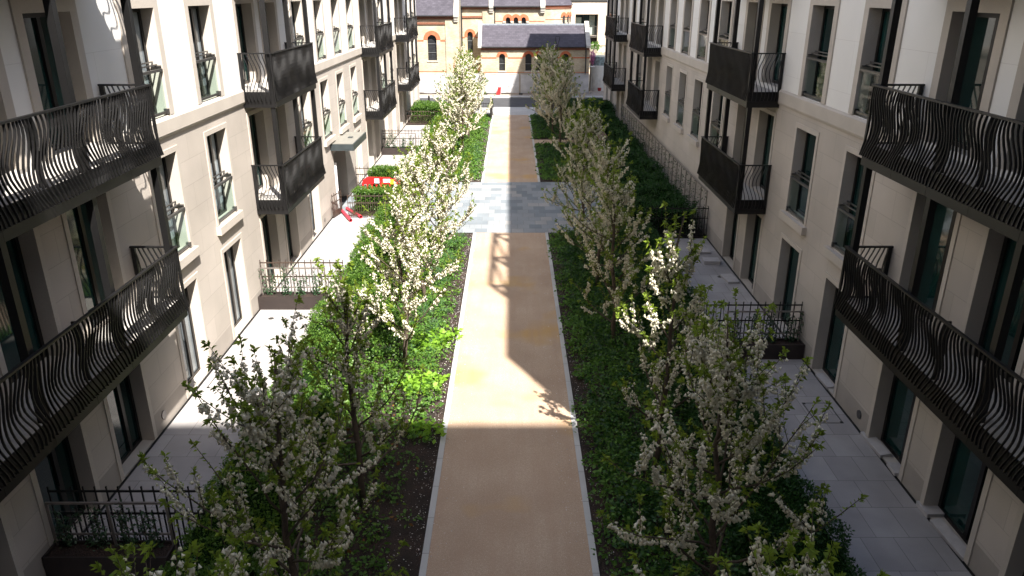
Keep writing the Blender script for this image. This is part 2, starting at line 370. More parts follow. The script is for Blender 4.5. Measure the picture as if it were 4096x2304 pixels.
BD = .99
def balcony_proto(s, L, posts_up):
    """local origin at the wall plane, near end, underside of the balcony"""
    b = MB(); dbox(b, s, -BD, 0, 0, L, 0, .17); root = b.build('balcony', M['bronze'])
    d = MB(); dbox(d, s, -BD+.05, 0, .05, L-.05, .171, .42); d.build('floor_deck', M['deck'], root)
    f = MB(); dbox(f, s, -BD+.02, -BD+.045, .02, L-.02, .171, .46); dbox(f, s, -BD+.045, 0, .02, .045, .171, .46); dbox(f, s, -BD+.045, 0, L-.045, L-.02, .171, .46)
    for k in range(1, int(L/1.28)): y = k*L/int(L/1.28); dbox(f, s, -BD-.003, -BD+.0, y-.006, y+.006, .0, .17)
    f.build('fascia', M['bronze'], root)
    bars = MB(); zs = np.linspace(.2, 1.555, 13)
    def wave(u, z): return .04*math.sin(2*PI*(z-.15)/1.12)*math.sin(2*PI*u/1.0 + .6) + .085*math.sin(2*PI*(z+.1)/1.3 + .7*math.sin(2*PI*u/3.1))
    def out(z): return .055*max(0, (.62-z)/.42)**1.5 + .012*math.sin(2*PI*z/1.1)
    n = int(L/.104)
    for i in range(n+1):
        y0 = .03 + i*(L-.06)/n
        e = min(1, min(y0, L-y0)/.25)
        rings = []
        for z in zs:
            y = y0 + wave(y0, z)*e; o = -BD - .012 - out(z) ; hw = .0075
            rings.append([(s*o, y-hw, z), (s*(o+.038), y-hw, z), (s*(o+.038), y+hw, z), (s*o, y+hw, z)])
        bars.sweep(rings)
    for yb, sg in ((.0, -1), (L, 1)):
        for i in range(1, 9):
            x0 = -BD + i*BD/9.0; rings = []
            for z in zs:
                x = x0 + .085*math.sin(2*PI*(z-.1)/1.25)*min(1, i/3.0)*min(1, (9-i)/2.5); o = yb + sg*(out(z)); hw = .0075
                rings.append([(s*(x-hw), o-.02, z), (s*(x+hw), o-.02, z), (s*(x+hw), o+.02, z), (s*(x-hw), o+.02, z)])
            bars.sweep(rings)
    bars.build('balustrade', M['bronze2'], root)
    ns_ = max(2, int(round(L/1.28)))
    for k in range(1, ns_):
        y = k*L/ns_; e = MB(); dbox(e, s, -BD+.046, -BD+.15, y-.02, y+.02, .47, 1.555); e.build('stanchion', M['bronze'], root)
    h = MB(); dbox(h, s, -BD-.03, -BD+.035, -.03, L+.03, 1.555, 1.59); dbox(h, s, -BD+.035, 0, -.03, .03, 1.555, 1.59); dbox(h, s, -BD+.035, 0, L-.03, L+.03, 1.555, 1.59)
    h.build('handrail', M['bronze'], root)
    for yy in (.0, L):
        e = MB(); dbox(e, s, -.10, -.02, yy-.035, yy+.035, .18, 1.555); e.build('end_stanchion', M['bronze'], root)
        e = MB(); dbox(e, s, -BD-.005, -BD+.03, yy-.03, yy+.03, .18, 1.555); e.build('end_stanchion', M['bronze'], root)
    n = max(2, int(round(L/2.55))+1)
    if posts_up:
        for k in range(n):
            y = .10 + k*(L-.2)/(n-1); p = MB(); dbox(p, s, -BD+.06, -BD+.19, y-.065, y+.065, .42, 3.335); p.build('post', M['bronze'], root)
    return root

COLS = {'b': 16.7, 'c': 20.1, 'f': 29.5, 'g': 32.85, 'h': 36.05, 'i': 39.3, 'l': 48.65, 'm': 52.15}
DOORS = [8.35, 10.8, 13.25, 23.55, 26.0, 42.65, 45.1, 55.5, 57.95]
LATE = [61.9, 64.9]
BALC = [(7.55, 7.7), (23.3, 5.0), (42.45, 5.0), (55.25, 5.0)]
YN = {-1: -4.0, 1: 3.4}; YF = 68.3; TOP = 22.4

def building(s, label):
    root = thing('apartment_building', label, 'building', (s*8.1, 30, 0))
    def P(o): o.parent = root; o.matrix_parent_inverse = root.matrix_world.inverted() if False else o.matrix_parent_inverse; o.location = (o.location.x - root.location.x, o.location.y - root.location.y, o.location.z); return o
    ops = []                                                      # y, floor, door?
    for k, y in COLS.items():
        ops += [(y, 2, 0), (y, 1, 0)]
        if s < 0 and k not in ('g', 'h') or s > 0 and y < 28: ops.append((y, 0, 0))
    for y in DOORS:
        ops += [(y, 2, 1), (y, 1, 1)]
        if s < 0 or y < 29 or y > 55: ops.append((y, 0, 0))
    for y in LATE: ops += [(y, 2, 0), (y, 1, 0), (y, 0, 0)]
    holes = []
    for y, fl, dr in ops:
        z0, h = FL[fl]; lift = -.10 if (dr and fl == 1) else 0
        holes.append((y, y+WW, z0+lift, z0+h))
    if s < 0: holes.append((34.2, 36.75, .0, 2.62))
    ys = sorted({YN[s], YF} | {v for q in holes for v in q[:2]})
    zs = sorted({0, .55, 6.5, 9.6, TOP} | {v for q in holes for v in q[2:]})
    mb = {'plinth': MB(), 'stone_wall': MB(), 'upper_wall': MB()}
    for i in range(len(ys)-1):
        # merge vertically where possible
        for j in range(len(zs)-1):
            cy, cz = (ys[i]+ys[i+1])/2, (zs[j]+zs[j+1])/2
            if any(q[0] < cy < q[1] and q[2] < cz < q[3] for q in holes): continue
            k = 'plinth' if cz < .55 else 'stone_wall' if cz < 6.5 else 'upper_wall'
            x = s*8.1
            mb[k].poly([(x,ys[i],zs[j]),(x,ys[i+1],zs[j]),(x,ys[i+1],zs[j+1]),(x,ys[i],zs[j+1])])
    u = mb['stone_wall']; X0, X1 = s*8.1, s*21.0
    for y in (YN[s], YF): u.poly([(X0,y,0),(X1,y,0),(X1,y,TOP),(X0,y,TOP)])
    u.poly([(X1,YN[s],0),(X1,YF,0),(X1,YF,TOP),(X1,YN[s],TOP)])
    P(mb['plinth'].build('plinth', M['plinth'])); P(mb['stone_wall'].build('stone_wall', M['stone'])); P(mb['upper_wall'].build('upper_wall', M['panel']))
    P(MB().poly([(X0,YN[s],TOP),(X1,YN[s],TOP),(X1,YF,TOP),(X0,YF,TOP)]).build('roof', M['roofgrey']))
    # string course, broken at the balconies
    edge = YN[s]
    segs = []
    for y0, L in BALC: segs.append((edge, y0)); edge = y0 + L
    segs.append((edge, YF))
    for a, z in segs:
        a += .004; z -= .004
        r = lambda yy: [(s*8.101, yy, 6.33), (s*8.06, yy, 6.33), (s*8.03, yy, 6.40), (s*8.03, yy, 6.71), (s*8.075, yy, 6.765), (s*8.101, yy, 6.765)]
        c = MB(); c.sweep([r(a), r(z)]); P(c.build('string_course', M['trim']))
    # windows and doors
    protos = {}
    for y, fl, dr in ops:
        gl = 'glass_dark' if (s > 0 or dr or fl == 0 and y in DOORS) else 'glass_sunlit'
        key = (fl, dr, gl)
        if key not in protos: protos[key] = o = window_proto(s, fl, dr, M[gl])
        else: o = copy_tree(protos[key])
        o.parent = root; lift = -.10 if (dr and fl == 1) else 0
        o.location = (0, y - 30, FL[fl][0] + lift)
    bp = {}
    for y0, L in BALC:
        for lev in (0, 1, 2):
            key = (L, lev < 2)
            if key not in bp: bp[key] = o = balcony_proto(s, L, lev < 2)
            else: o = copy_tree(bp[key])
            o.parent = root; o.location = (0, y0 - 30, 2.88 + 3.34*lev)
    # ground-floor vents and lights on the plinth
    for y, z, r in ((15.3, .33, .105), (31.6, .27, .08), (23.6, .28, .09)):
        if s > 0 and y > 30: continue
        v = MB(); v.tube([(s*8.1,y,z),(s*8.08,y,z)], r, 14); P(v.build('wall_vent', M['railgrey']))
    return root, P

LB, PLB = building(-1, 'sunlit pale limestone apartment block with white upper panels left of the path')
RB, PRB = building(1, 'pale limestone apartment block standing in shade right of the path')
# entrance of the left building
def entrance():
    b = MB(); x = -8.1
    for y in (34.2, 36.75): b.poly([(x,y,0),(x-.9,y,0),(x-.9,y,2.62),(x,y,2.62)])
    b.poly([(x,34.2,2.62),(x-.9,34.2,2.62),(x-.9,36.75,2.62),(x,36.75,2.62)]); PLB(b.build('entrance_reveal', M['reveal']))
    d = MB(); d.box(x-.9, x-.82, 34.2, 36.75, 0, 2.62); door = PLB(d.build('entrance_door', M['frame']))
    h = MB(); h.box(x-.82, x-.76, 35.5, 35.54, .7, 1.9); hh = h.build('handle', M['galv'], door); hh.location = (0,0,0)
    c = MB(); c.box(-8.1, -7.06, 33.75, 36.95, 2.85, 3.14); can = PLB(c.build('door_canopy', M['zinc']))
    t = MB(); t.box(-8.1, -7.10, 33.80, 36.90, 3.141, 3.16); t.build('canopy_lid', M['zinctop'], can)
    l = MB(); l.box(-7.6, -7.4, 35.2, 35.5, 3.161, 3.19); l.build('canopy_outlet', M['zinc'], can)
    rc = MB(); rc.box(-8.16, -7.4, 38.6, 38.62, 0, .01)
entrance()
# roof frame of the right building and the wing unseen behind the camera, placed to shade the near path
def roof_frame():
    f = MB(); z1 = TOP + 1.75
    for y in (7.6, 10.6, 13.6):
        f.box(8.15, 8.3, y, y+.15, TOP, z1); f.box(11.0, 11.15, y, y+.15, TOP, z1); f.box(8.3, 11.0, y, y+.15, z1-.18, z1)
    f.box(8.15, 8.3, 7.6, 13.75, z1, z1+.16)
    for y in (7.6, 10.6): f.bar((8.22, y+.1, TOP+.1), (8.22, y+2.9, z1), .1, .1)
    PRB(f.build('roof_frame', M['bronze']))
roof_frame()
def rear_block():
    b = MB(); b.box(-24, 30, -20, -8.2, 0, 34); PLB(b.build('unseen_rear_block', M['stone']))
rear_block()

# ------------------------------------------------------------------ trees
def make_tree(x, y, h, rad, seed, label, dens=1.0, lean=(0, 0), leafy=1.0, full=1.0):
    rs = np.random.RandomState(seed)
    root = thing('blossom_tree', label, 'tree', (x, y, -.01), 0, 'white blossoming trees in the planting beds')
    wood = MB(); runs = []                                        # runs: (points, start fraction) that carry flowers
    npt = 9; zz = np.linspace(0, 1, npt); tr = []
    wob = rs.normal(size=(npt, 2))*.05
    for i, t in enumerate(zz): tr.append(np.array([lean[0]*t*h*.9 + wob[i,0]*(t > 0), lean[1]*t*h*.9 + wob[i,1]*(t > 0), t*h*.9]))
    wood.tube(tr, [.062*(1-t)**.8 + .010 for t in zz], 7)
    def at(t):
        f = t*(npt-1); i = min(int(f), npt-2); return tr[i]*(1-(f-i)) + tr[i+1]*(f-i)
    runs.append((np.array([at(t) for t in np.linspace(.62, 1, 8)]), .0))
    n1 = int(27*rad/2.1*full)
    az = rs.rand()*6.28
    for k in range(n1):
        u = (k + rs.rand()*.8)/n1; t = .15 + .70*u; az += 2.4 + rs.normal()*.35
        p0 = at(t); L = rad*(1.22 - .92*u)*(.72 + .5*rs.rand())
        el = R(20 + 44*u + rs.normal()*9)
        d = np.array([math.cos(az)*math.cos(el), math.sin(az)*math.cos(el), math.sin(el)])
        pts = [p0]; cur = d.copy()
        for i in range(6):
            cur = cur + np.array([0, 0, .085]) + rs.normal(size=3)*.09; cur /= np.linalg.norm(cur); pts.append(pts[-1] + cur*L/6)
        pts = np.array(pts)
        if (x < 0 and x + pts[-1][0] > -1.1) or (x > 0 and x + pts[-1][0] < 1.0): pts = pts[0] + (pts - pts[0])*.58
        wood.tube(pts, list(np.linspace(.024*(1-.5*u)+.004, .004, 7)), 5, False)
        runs.append((pts[2:], -1.))
        for j in range(int(round(rs.randint(6, 9)*(.5+.5*full)))):
            f = min(.99, .16 + .80*(j + rs.rand())/8); fi = f*6; i = min(int(fi), 5); q = pts[i]*(1-(fi-i)) + pts[i+1]*(fi-i)
            dd = cur*.5 + rs.normal(size=3)*.5; dd[2] = abs(dd[2])*.8 + .42; dd /= np.linalg.norm(dd)
            l2 = (.40 + .62*rs.rand()**1.5)*(1.15 - .30*f)*min(1.15, rad/2.0)
            tp = [q]; c2 = dd.copy()
            for i in range(4): c2 = c2 + np.array([0,0,.13]) + rs.normal(size=3)*.08; c2 /= np.linalg.norm(c2); tp.append(tp[-1] + c2*l2/4)
            tp = np.array(tp); wood.tube(tp, [.007,.006,.005,.004,.003], 4, False); runs.append((tp, .1))
    fP, lP, lD, lL = [], [], [], []
    for pts, st in runs:
        seg = np.diff(pts, axis=0); sl = np.linalg.norm(seg, axis=1); tot = sl.sum()
        bloom = rs.rand() < (.74 if st >= 0 else .45)*min(1.15, dens+.1)
        ns = int(tot/.034)
        cum = np.concatenate([[0], np.cumsum(sl)])
        dirn = (pts[-1]-pts[-2])/max(sl[-1], 1e-6)
        tt = (np.arange(ns) + rs.rand(ns))/max(ns, 1)*tot
        idx = np.clip(np.searchsorted(cum, tt) - 1, 0, len(sl)-1)
        fr = (tt - cum[idx])/sl[idx]; pos = pts[idx] + seg[idx]*fr[:, None]; ft = tt/tot
        if bloom:
            lo_, hi_ = .02+.28*rs.rand(), .72+.22*rs.rand()
            keep = (ft > lo_) & (ft < hi_) & (rs.rand(ns) < min(.95, (.80 if st >= 0 else .5)*dens))
            pp = pos[keep]
            for _ in range(3): fP.append(pp + np.stack([rs.normal(size=len(pp))*.026, rs.normal(size=len(pp))*.026, -.02 - rs.rand(len(pp))*.055], 1))
        k2 = (ft > .05) & (rs.rand(ns) < (.72 if bloom else 1.25)*leafy)
        pp = pos[k2]; d = rs.normal(size=(len(pp), 3)); d[:, 2] = d[:, 2]*.5 + .2; d += dirn*.7
        lP.append(pp); lD.append(d); lL.append(.05 + .045*rs.rand(len(pp)))
        nt = rs.randint(9, 16); tipb = pts[-1] - dirn*rs.rand(nt)[:, None]*.10; d = rs.normal(size=(nt, 3))*.8 + dirn*.9
        lP.append(tipb); lD.append(d); lL.append(.065 + .05*rs.rand(nt))
    wood.build('trunk', M['bark'], root, True)
    P = np.concatenate(lP); D = np.concatenate(lD); L = np.concatenate(lL)
    v, q = leaves_np(P, D, L, L*.42, rs, .25); np_mesh('foliage', v, q, M['leaf'], root)
    F = np.concatenate(fP); n = len(F)
    ax = rs.normal(size=(n, 3))*.35; ax[:, 2] = -1; ax /= np.linalg.norm(ax, axis=1, keepdims=True)
    A = rs.normal(size=(n, 3)); U = np.cross(ax, A); U /= np.linalg.norm(U, axis=1, keepdims=True); V = np.cross(ax, U)
    s = ((.020 + .014*rs.rand(n))*(1.4 if y > 40 else 1.15 if y > 18 else 1.08))[:, None]
    ring = [F + ax*s*1.7 + (U*math.cos(a) + V*math.sin(a))*s for a in (0, 2.09, 4.19)]
    v = np.stack([F] + ring, 1).reshape(-1, 3)
    b = np.arange(n)[:, None]*4
    q = np.concatenate([b + np.array([[0,1,2]]), b + np.array([[0,2,3]]), b + np.array([[0,3,1]]), b + np.array([[1,3,2]])])
    np_mesh('blossom', v, q, M['flower'], root)
    return root
TREES = [
 (2.75, 5.6, 4.7, 2.35, 63, 'blossoming tree whose sprays show along the bottom edge right of the path', .95, (.01,.03), 1.1, .9),
 (-3.2, 4.9, 4.9, 2.7, 62, 'blossoming tree whose sprays show along the bottom edge left of the path', .95, (0,.03), 1.1, .85),
 (-3.05, 8.2, 6.0, 2.8, 41, 'large white-blossomed tree closest to the camera on the left, beside the nearest planter fence', 1.05, (0.03,0.02), 1.0, 0.66),
 (-2.9, 12.3, 5.6, 2.0, 12, 'thin white-blossomed tree left of the path, its base at the edge of the shade', 0.85, (-0.03,0.03), 1.0, 0.72),
 (-2.86, 18.2, 5.3, 2.2, 13, 'white-blossomed tree left of the path on a clear bare trunk beside lime-green leaves', 0.95, (0.02,-0.02), 1.0, 0.75),
 (-2.8, 22.6, 5.2, 2.2, 14, 'white-blossomed tree left of the path, level with the middle planter fence', 1.1, (-0.04,0.02), 0.9, 0.85),
 (-2.85, 28.0, 5.4, 2.4, 15, 'white-blossomed tree on the left just before the grey crossing', 1.1, (0.05,0.0), .9),
 (-3.0, 46.8, 5.9, 2.3, 16, 'white-blossomed tree on the left just beyond the grey crossing', 1.1, (0.02,0.03), 1.0),
 (-2.9, 51.2, 6.1, 2.3, 17, 'white-blossomed tree second beyond the grey crossing on the left', 1.2, (-0.03,0), 1.0),
 (-3.2, 56.0, 6.2, 2.5, 18, 'white-blossomed tree farthest up the left bed, before the far road', 1.2, (0,0.03), .9),
 (3.1, 9.3, 5.9, 2.6, 21, 'large shaded white-blossomed tree closest to the camera right of the path', 1.05, (-0.03,0.02), 1.0, 0.72),
 (2.95, 13.3, 6.4, 1.9, 22, 'tall white-blossomed tree right of the path with its top shoots in sunlight', 1.0, (0.03,-0.01), 1.0, 0.75),
 (2.95, 19.5, 5.8, 2.2, 23, 'shaded white-blossomed tree in the right bed behind the one with sunlit shoots', 0.95, (-0.05,0.02), 1.0, 0.8),
 (2.9, 24.0, 5.6, 2.2, 24, 'shaded white-blossomed tree in the right bed, second before the grey crossing', .95, (0.04,0), 0.9, 0.8),
 (2.95, 29.4, 5.8, 2.5, 25, 'shaded white-blossomed tree on the right at the near edge of the grey crossing', 1.0, (-0.02,0.03), .9),
 (3.0, 47.4, 6.3, 2.3, 26, 'shaded white-blossomed tree on the right just before the side path to the bench', 1.2, (0.03,0), 1.0),
 (2.9, 53.8, 6.4, 2.3, 27, 'shaded white-blossomed tree on the right just past the side path', 1.2, (-0.03,0.02), 1.0),
 (2.7, 58.3, 6.4, 2.3, 28, 'shaded white-blossomed tree farthest up the right bed, in front of the sheeted fence', 1.2, (0.02,0), .9),
]
for a in TREES: make_tree(*a)

# ------------------------------------------------------------------ hedges and planting
def hedge(name, label, cat, x0, x1, y0, y1, h, m, size, per, seed, lump=.08, group=None):
    rs = np.random.RandomState(seed)
    c = MB(); i = .10
    root = c.box(x0+i, x1-i, y0+i, y1-i, -.01, h-i-.03).build(name, M['core']); tag(root, label, cat, group)
    w, l = x1-x0, y1-y0; parts = []
    faces = [(w*l, 'top'), (l*h, 'x0'), (l*h, 'x1'), (w*h, 'y0'), (w*h, 'y1')]
    for area, f in faces:
        n = int(area*per); a, b = rs.rand(n), rs.rand(n); e = rs.normal(size=n)*.035 - rs.rand(n)*.05
        if f == 'top': P = np.stack([x0+a*w, y0+b*l, np.full(n, h)+e], 1); nn = np.array([0,0,1.])
        elif f[0] == 'x': P = np.stack([np.full(n, x0 if f == 'x0' else x1)+e*(-1 if f == 'x0' else 1), y0+b*l, a*h], 1); nn = np.array([-1. if f == 'x0' else 1., 0, .3])
        else: P = np.stack([x0+a*w, np.full(n, y0 if f == 'y0' else y1)+e*(-1 if f == 'y0' else 1), b*h], 1); nn = np.array([0, -1. if f == 'y0' else 1., .3])
        g = lump*(np.sin(P[:,1]*2.3+seed)+np.sin(P[:,0]*3.1+P[:,1]*.9)+np.sin(P[:,1]*5.1+P[:,2]*4+1.3)*.6+np.sin(P[:,0]*7.3-P[:,1]*6.1)*.5)
        P += nn*g[:, None]
        D = rs.normal(size=(n, 3))*.8 + nn*.7
        L = size*(.7+.7*rs.rand(n)); parts.append(leaves_np(P, D, L, L*.5, rs, .1))
    v, q = merge(parts); np_mesh('foliage', v, q, m, root)
    return root
H1 = 'clipped hedges edging the terraces'
hedge('hedge', 'long bright green hedge between the left terrace and the trees, nearer stretch', 'hedge', -5.6, -4.1, 3.0, 32.0, .95, M['hedge'], .062, 950, 31, .07, H1)
hedge('hedge', 'bright green hedge along the far left terrace beyond the entrance', 'hedge', -5.5, -4.2, 40.2, 62.5, .95, M['hedge'], .085, 420, 32, .07, H1)
hedge('hedge', 'long dark green hedge in shade between the right terrace and the trees', 'hedge', 4.1, 5.55, 3.0, 29.6, .95, M['hedge_shaded'], .062, 950, 33, .07, H1)
hedge('hedge', 'square green hedge behind the brown railing before the left entrance', 'hedge', -7.1, -5.1, 33.2, 34.2, 1.15, M['hedge'], .07, 700, 34, .04)
hedge('hedge', 'square green hedge on the far side of the left entrance, behind the red barrier', 'hedge', -7.1, -4.9, 37.0, 38.3, 1.2, M['hedge'], .07, 700, 35, .04)
hedge('hedge', 'green hedge behind a low railing at the far end of the left terrace', 'hedge', -7.7, -5.3, 58.9, 62.0, 1.25, M['hedge'], .09, 420, 36, .05)
hedge('shrub_mass', 'deep dark green shrub bed in shade against the trellised right wall, nearer part', 'shrubs', 4.9, 7.5, 30.3, 45.9, 1.05, M['hedge_shaded'], .085, 520, 37, .13)
hedge('shrub_mass', 'dark green shrub bed against the right wall beyond the timber bench', 'shrubs', 4.6, 7.6, 53.4, 59.4, 1.0, M['hedge_shaded'], .10, 420, 38, .13)
hedge('shrub_mass', 'narrow dark green shrub strip between the timber bench and the right wall', 'shrubs', 6.7, 7.6, 46.1, 53.2, 1.0, M['hedge_shaded'], .10, 420, 39, .1)
hedge('shrub_mass', 'dark green hedge at the far right end in front of the road railing', 'shrubs', 3.9, 7.9, 59.7, 62.9, 1.25, M['hedge_shaded'], .10, 420, 40, .1)

def cover(name, x0, x1, y0, y1, n, leaf, m, seed, k='stuff', zoff=0, leaves=(14, 30), hmin=.08, hmax=.3, spread=.2):
    rs = np.random.RandomState(seed); parts = []
    for _ in range(n):
        cx, cy = x0+rs.rand()*(x1-x0), y0+rs.rand()*(y1-y0); k2 = rs.randint(*leaves); hh = hmin+rs.rand()*(hmax-hmin); sp = spread*(.5+rs.rand())
        r = sp*np.sqrt(rs.rand(k2)); a = rs.rand(k2)*6.28
        P = np.stack([cx+r*np.cos(a), cy+r*np.sin(a), hh*(1-.6*(r/sp)**2)*(.5+.6*rs.rand(k2))+zoff], 1)
        D = np.stack([np.cos(a), np.sin(a), rs.normal(size=k2)*.35+.15], 1) + rs.normal(size=(k2,3))*.3
        L = leaf*(.6+.8*rs.rand(k2)); parts.append(leaves_np(P, D, L, L*.62, rs, .15))
    v, q = merge(parts); o = np_mesh(name, v, q, m); return kind(o, k) if k else o
def tufts(name, x0, x1, y0, y1, n, m, seed):
    rs = np.random.RandomState(seed); parts = []
    for _ in range(n):
        cx, cy = x0+rs.rand()*(x1-x0), y0+rs.rand()*(y1-y0); k2 = 55
        a = rs.rand(k2)*6.28; P = np.stack([cx+rs.normal(size=k2)*.05, cy+rs.normal(size=k2)*.05, np.zeros(k2)], 1)
        D = np.stack([np.cos(a)*.6, np.sin(a)*.6, .7+rs.rand(k2)*.6], 1); L = .22+.25*rs.rand(k2)
        parts.append(leaves_np(P, D, L, np.full(k2, .014), rs, .25))
    v, q = merge(parts); return kind(np_mesh(name, v, q, m), 'stuff')
cover('ground_cover', -4.1, -1.95, 16, 30.4, 620, .085, M['cover'], 51)
cover('ground_cover', -4.2, -2.0, 6, 16, 190, .085, M['cover'], 52)
cover('ground_cover', -4.3, -1.75, 40, 62.8, 520, .10, M['cover'], 53)
cover('ground_cover', -4.2, -1.9, 40, 62.8, 170, .10, M['lime2'], 153, spread=.32)
cover('ground_cover', -4.2, -1.9, 16, 30.4, 110, .075, M['lime2'], 154, spread=.28)
cover('ground_cover', 1.8, 4.2, 5, 30.4, 150, .075, M['lime2'], 155, spread=.28)
cover('ground_cover', -4.2, -2.0, 6, 16, 30, .075, M['lime2'], 156, spread=.28)
cover('ground_cover', 1.7, 4.2, 5, 30.4, 1100, .09, M['cover'], 54)
cover('ground_cover', 1.65, 4.8, 40, 50.3, 420, .11, M['cover'], 55)
cover('ground_cover', 1.65, 4.6, 52.4, 62.8, 420, .11, M['cover'], 56)
tufts('grass_tufts', -3.6, -2.0, 18.5, 30, 75, M['grass'], 57)
tufts('grass_tufts', -3.6, -2.0, 40, 50, 60, M['grass'], 58)
tufts('grass_tufts', 2.0, 4.0, 14, 30, 45, M['grass'], 59)
def scatter(name, x0, x1, y0, y1, n, size, m, seed, edge=None):
    rs = np.random.RandomState(seed); x = x0+rs.rand(n)*(x1-x0)
    if edge is not None: x = np.where(rs.rand(n) < .6, edge+rs.exponential(.28, n)*(1 if edge < x1-.01 else -1), x)
    x = np.clip(x, x0, x1)
    P = np.stack([x, y0+rs.rand(n)*(y1-y0), .004+rs.rand(n)*.01], 1)
    D = rs.normal(size=(n,3)); D[:,2] *= .15; L = size*(.6+.8*rs.rand(n)); v, q = leaves_np(P, D, L, L*.8, rs)
    return kind(np_mesh(name, v, q, m), 'stuff')
scatter('fallen_petals', -4.0, -1.66, 6, 30.4, 2600, .022, M['petal'], 61, -1.66)
scatter('fallen_petals', 1.58, 4.0, 6, 30.4, 2000, .022, M['petal'], 62, 1.58)
scatter('fallen_petals', -4.0, -1.66, 40, 63, 1800, .03, M['petal'], 63, -1.66)
scatter('fallen_petals', PL, PL+.5, 6, 30.4, 420, .022, M['petal'], 65, PL)
scatter('fallen_petals', PR-.5, PR, 6, 30.4, 420, .022, M['petal'], 66)
scatter('fallen_leaves', -3.9, -1.9, 8, 17, 130, .09, M['dry'], 64)
cover('undergrowth', 2.0, 4.2, 4, 30.2, 420, .085, M['hedge_shaded'], 251, leaves=(30, 60), hmin=.25, hmax=.75, spread=.36)
cover('undergrowth', 1.8, 4.2, 4, 30.2, 150, .085, M['cover'], 252, leaves=(30, 55), hmin=.2, hmax=.6, spread=.34)
cover('undergrowth', -4.2, -3.0, 5, 30.2, 190, .085, M['hedge'], 253, leaves=(30, 60), hmin=.25, hmax=.75, spread=.34)
cover('undergrowth', -4.3, -2.4, 40.2, 62, 190, .10, M['hedge'], 254, leaves=(25, 50), hmin=.2, hmax=.7, spread=.36)
cover('undergrowth', 1.9, 4.6, 40.2, 50.2, 120, .10, M['hedge_shaded'], 255, leaves=(25, 50), hmin=.2, hmax=.7, spread=.36)
cover('undergrowth', 1.9, 4.4, 52.6, 62, 120, .10, M['hedge_shaded'], 256, leaves=(25, 50), hmin=.2, hmax=.7, spread=.36)
LG = 'lime-green leafy plants by the path'
for i, (x, y, n, sp, lab) in enumerate(((-2.3, 17.2, 22, .5, 'largest lime-green leafy clump beside the path on the left'), (-2.45, 19.6, 16, .42, 'lime-green leafy clump at the foot of the bare-trunked left tree'), (-1.95, 20.2, 7, .25, 'small lime-green leafy clump against the kerb left of the path'), (-2.0, 15.0, 8, .28, 'small lime-green clump at the edge of the shade left of the path'))):
    o = cover('leafy_plant', x-sp, x+sp, y-sp*.8, y+sp*.8, n, .15, M['lime'], 70+i, None, 0, (12, 20), .12, .34, .2); tag(o, lab, 'plant', LG)

# ------------------------------------------------------------------ fences, planters, trellis
def railing(s, x_wall, x_end, y, h, m, label, group=None, rz=0, cat='fence'):
    """fence across the terrace from the wall at x_wall to x_end"""
    t = thing('metal_railing', label, cat, (x_wall, y, 0), rz, group); L = abs(x_end-x_wall); sg = 1 if x_end > x_wall else -1
    r = MB(); 
    for z in (h-.10, h*.62, .10): r.box(0, sg*L, -.008, .008, z-.02, z+.02)
    r.build('rail', m, t)
    b = MB(); n = int(L/.205)
    for i in range(n+1):
        x = sg*(.02+i*(L-.04)/n); b.box(x-.011, x+.011, -.0115, .0115, 0, h)
        if i < n: x2 = x+sg*(L-.04)/n/2; b.box(x2-.011, x2+.011, -.0115, .0115, 0, h*.62+.07); 
        if i < n:
            for q in (.25, .75): x2 = x+sg*(L-.04)/n*q; b.box(x2-.009, x2+.009, -.0095, .0095, 0, h*.27)
    b.build('uprights', m, t); return t
def climber(x, y, z0, h, seed, label, group, spread=.14):
    rs = np.random.RandomState(seed); root = thing('climbing_plant', label, 'plant', (x, y, z0), 0, group)
    w = MB(); P = []
    for k in range(3):
        pts = [np.array([rs.normal()*.03, 0, 0])]; hh = h*(.6+.4*rs.rand())
        for i in range(7): pts.append(np.array([pts[-1][0]+rs.normal()*spread*.42, rs.normal()*.015, hh*(i+1)/7]))
        w.tube(pts, .005, 4, False); pts = np.array(pts)
        for i in range(7):
            f = rs.rand(9)[:, None]; P.append(pts[i]*(1-f)+pts[i+1]*f + rs.normal(size=(9,3))*np.array([.045,.03,.03]))
    P.append(rs.normal(size=(40,3))*np.array([.10,.05,.09])+np.array([0,0,.12]))
    P = np.concatenate(P); w.build('stem', M['twig'], root)
    D = dirs(len(P), rs, -.15); L = .05+.05*rs.rand(len(P)); v, q = leaves_np(P, D, L, L*.5, rs, .2); np_mesh('foliage', v, q, M['climber'], root)
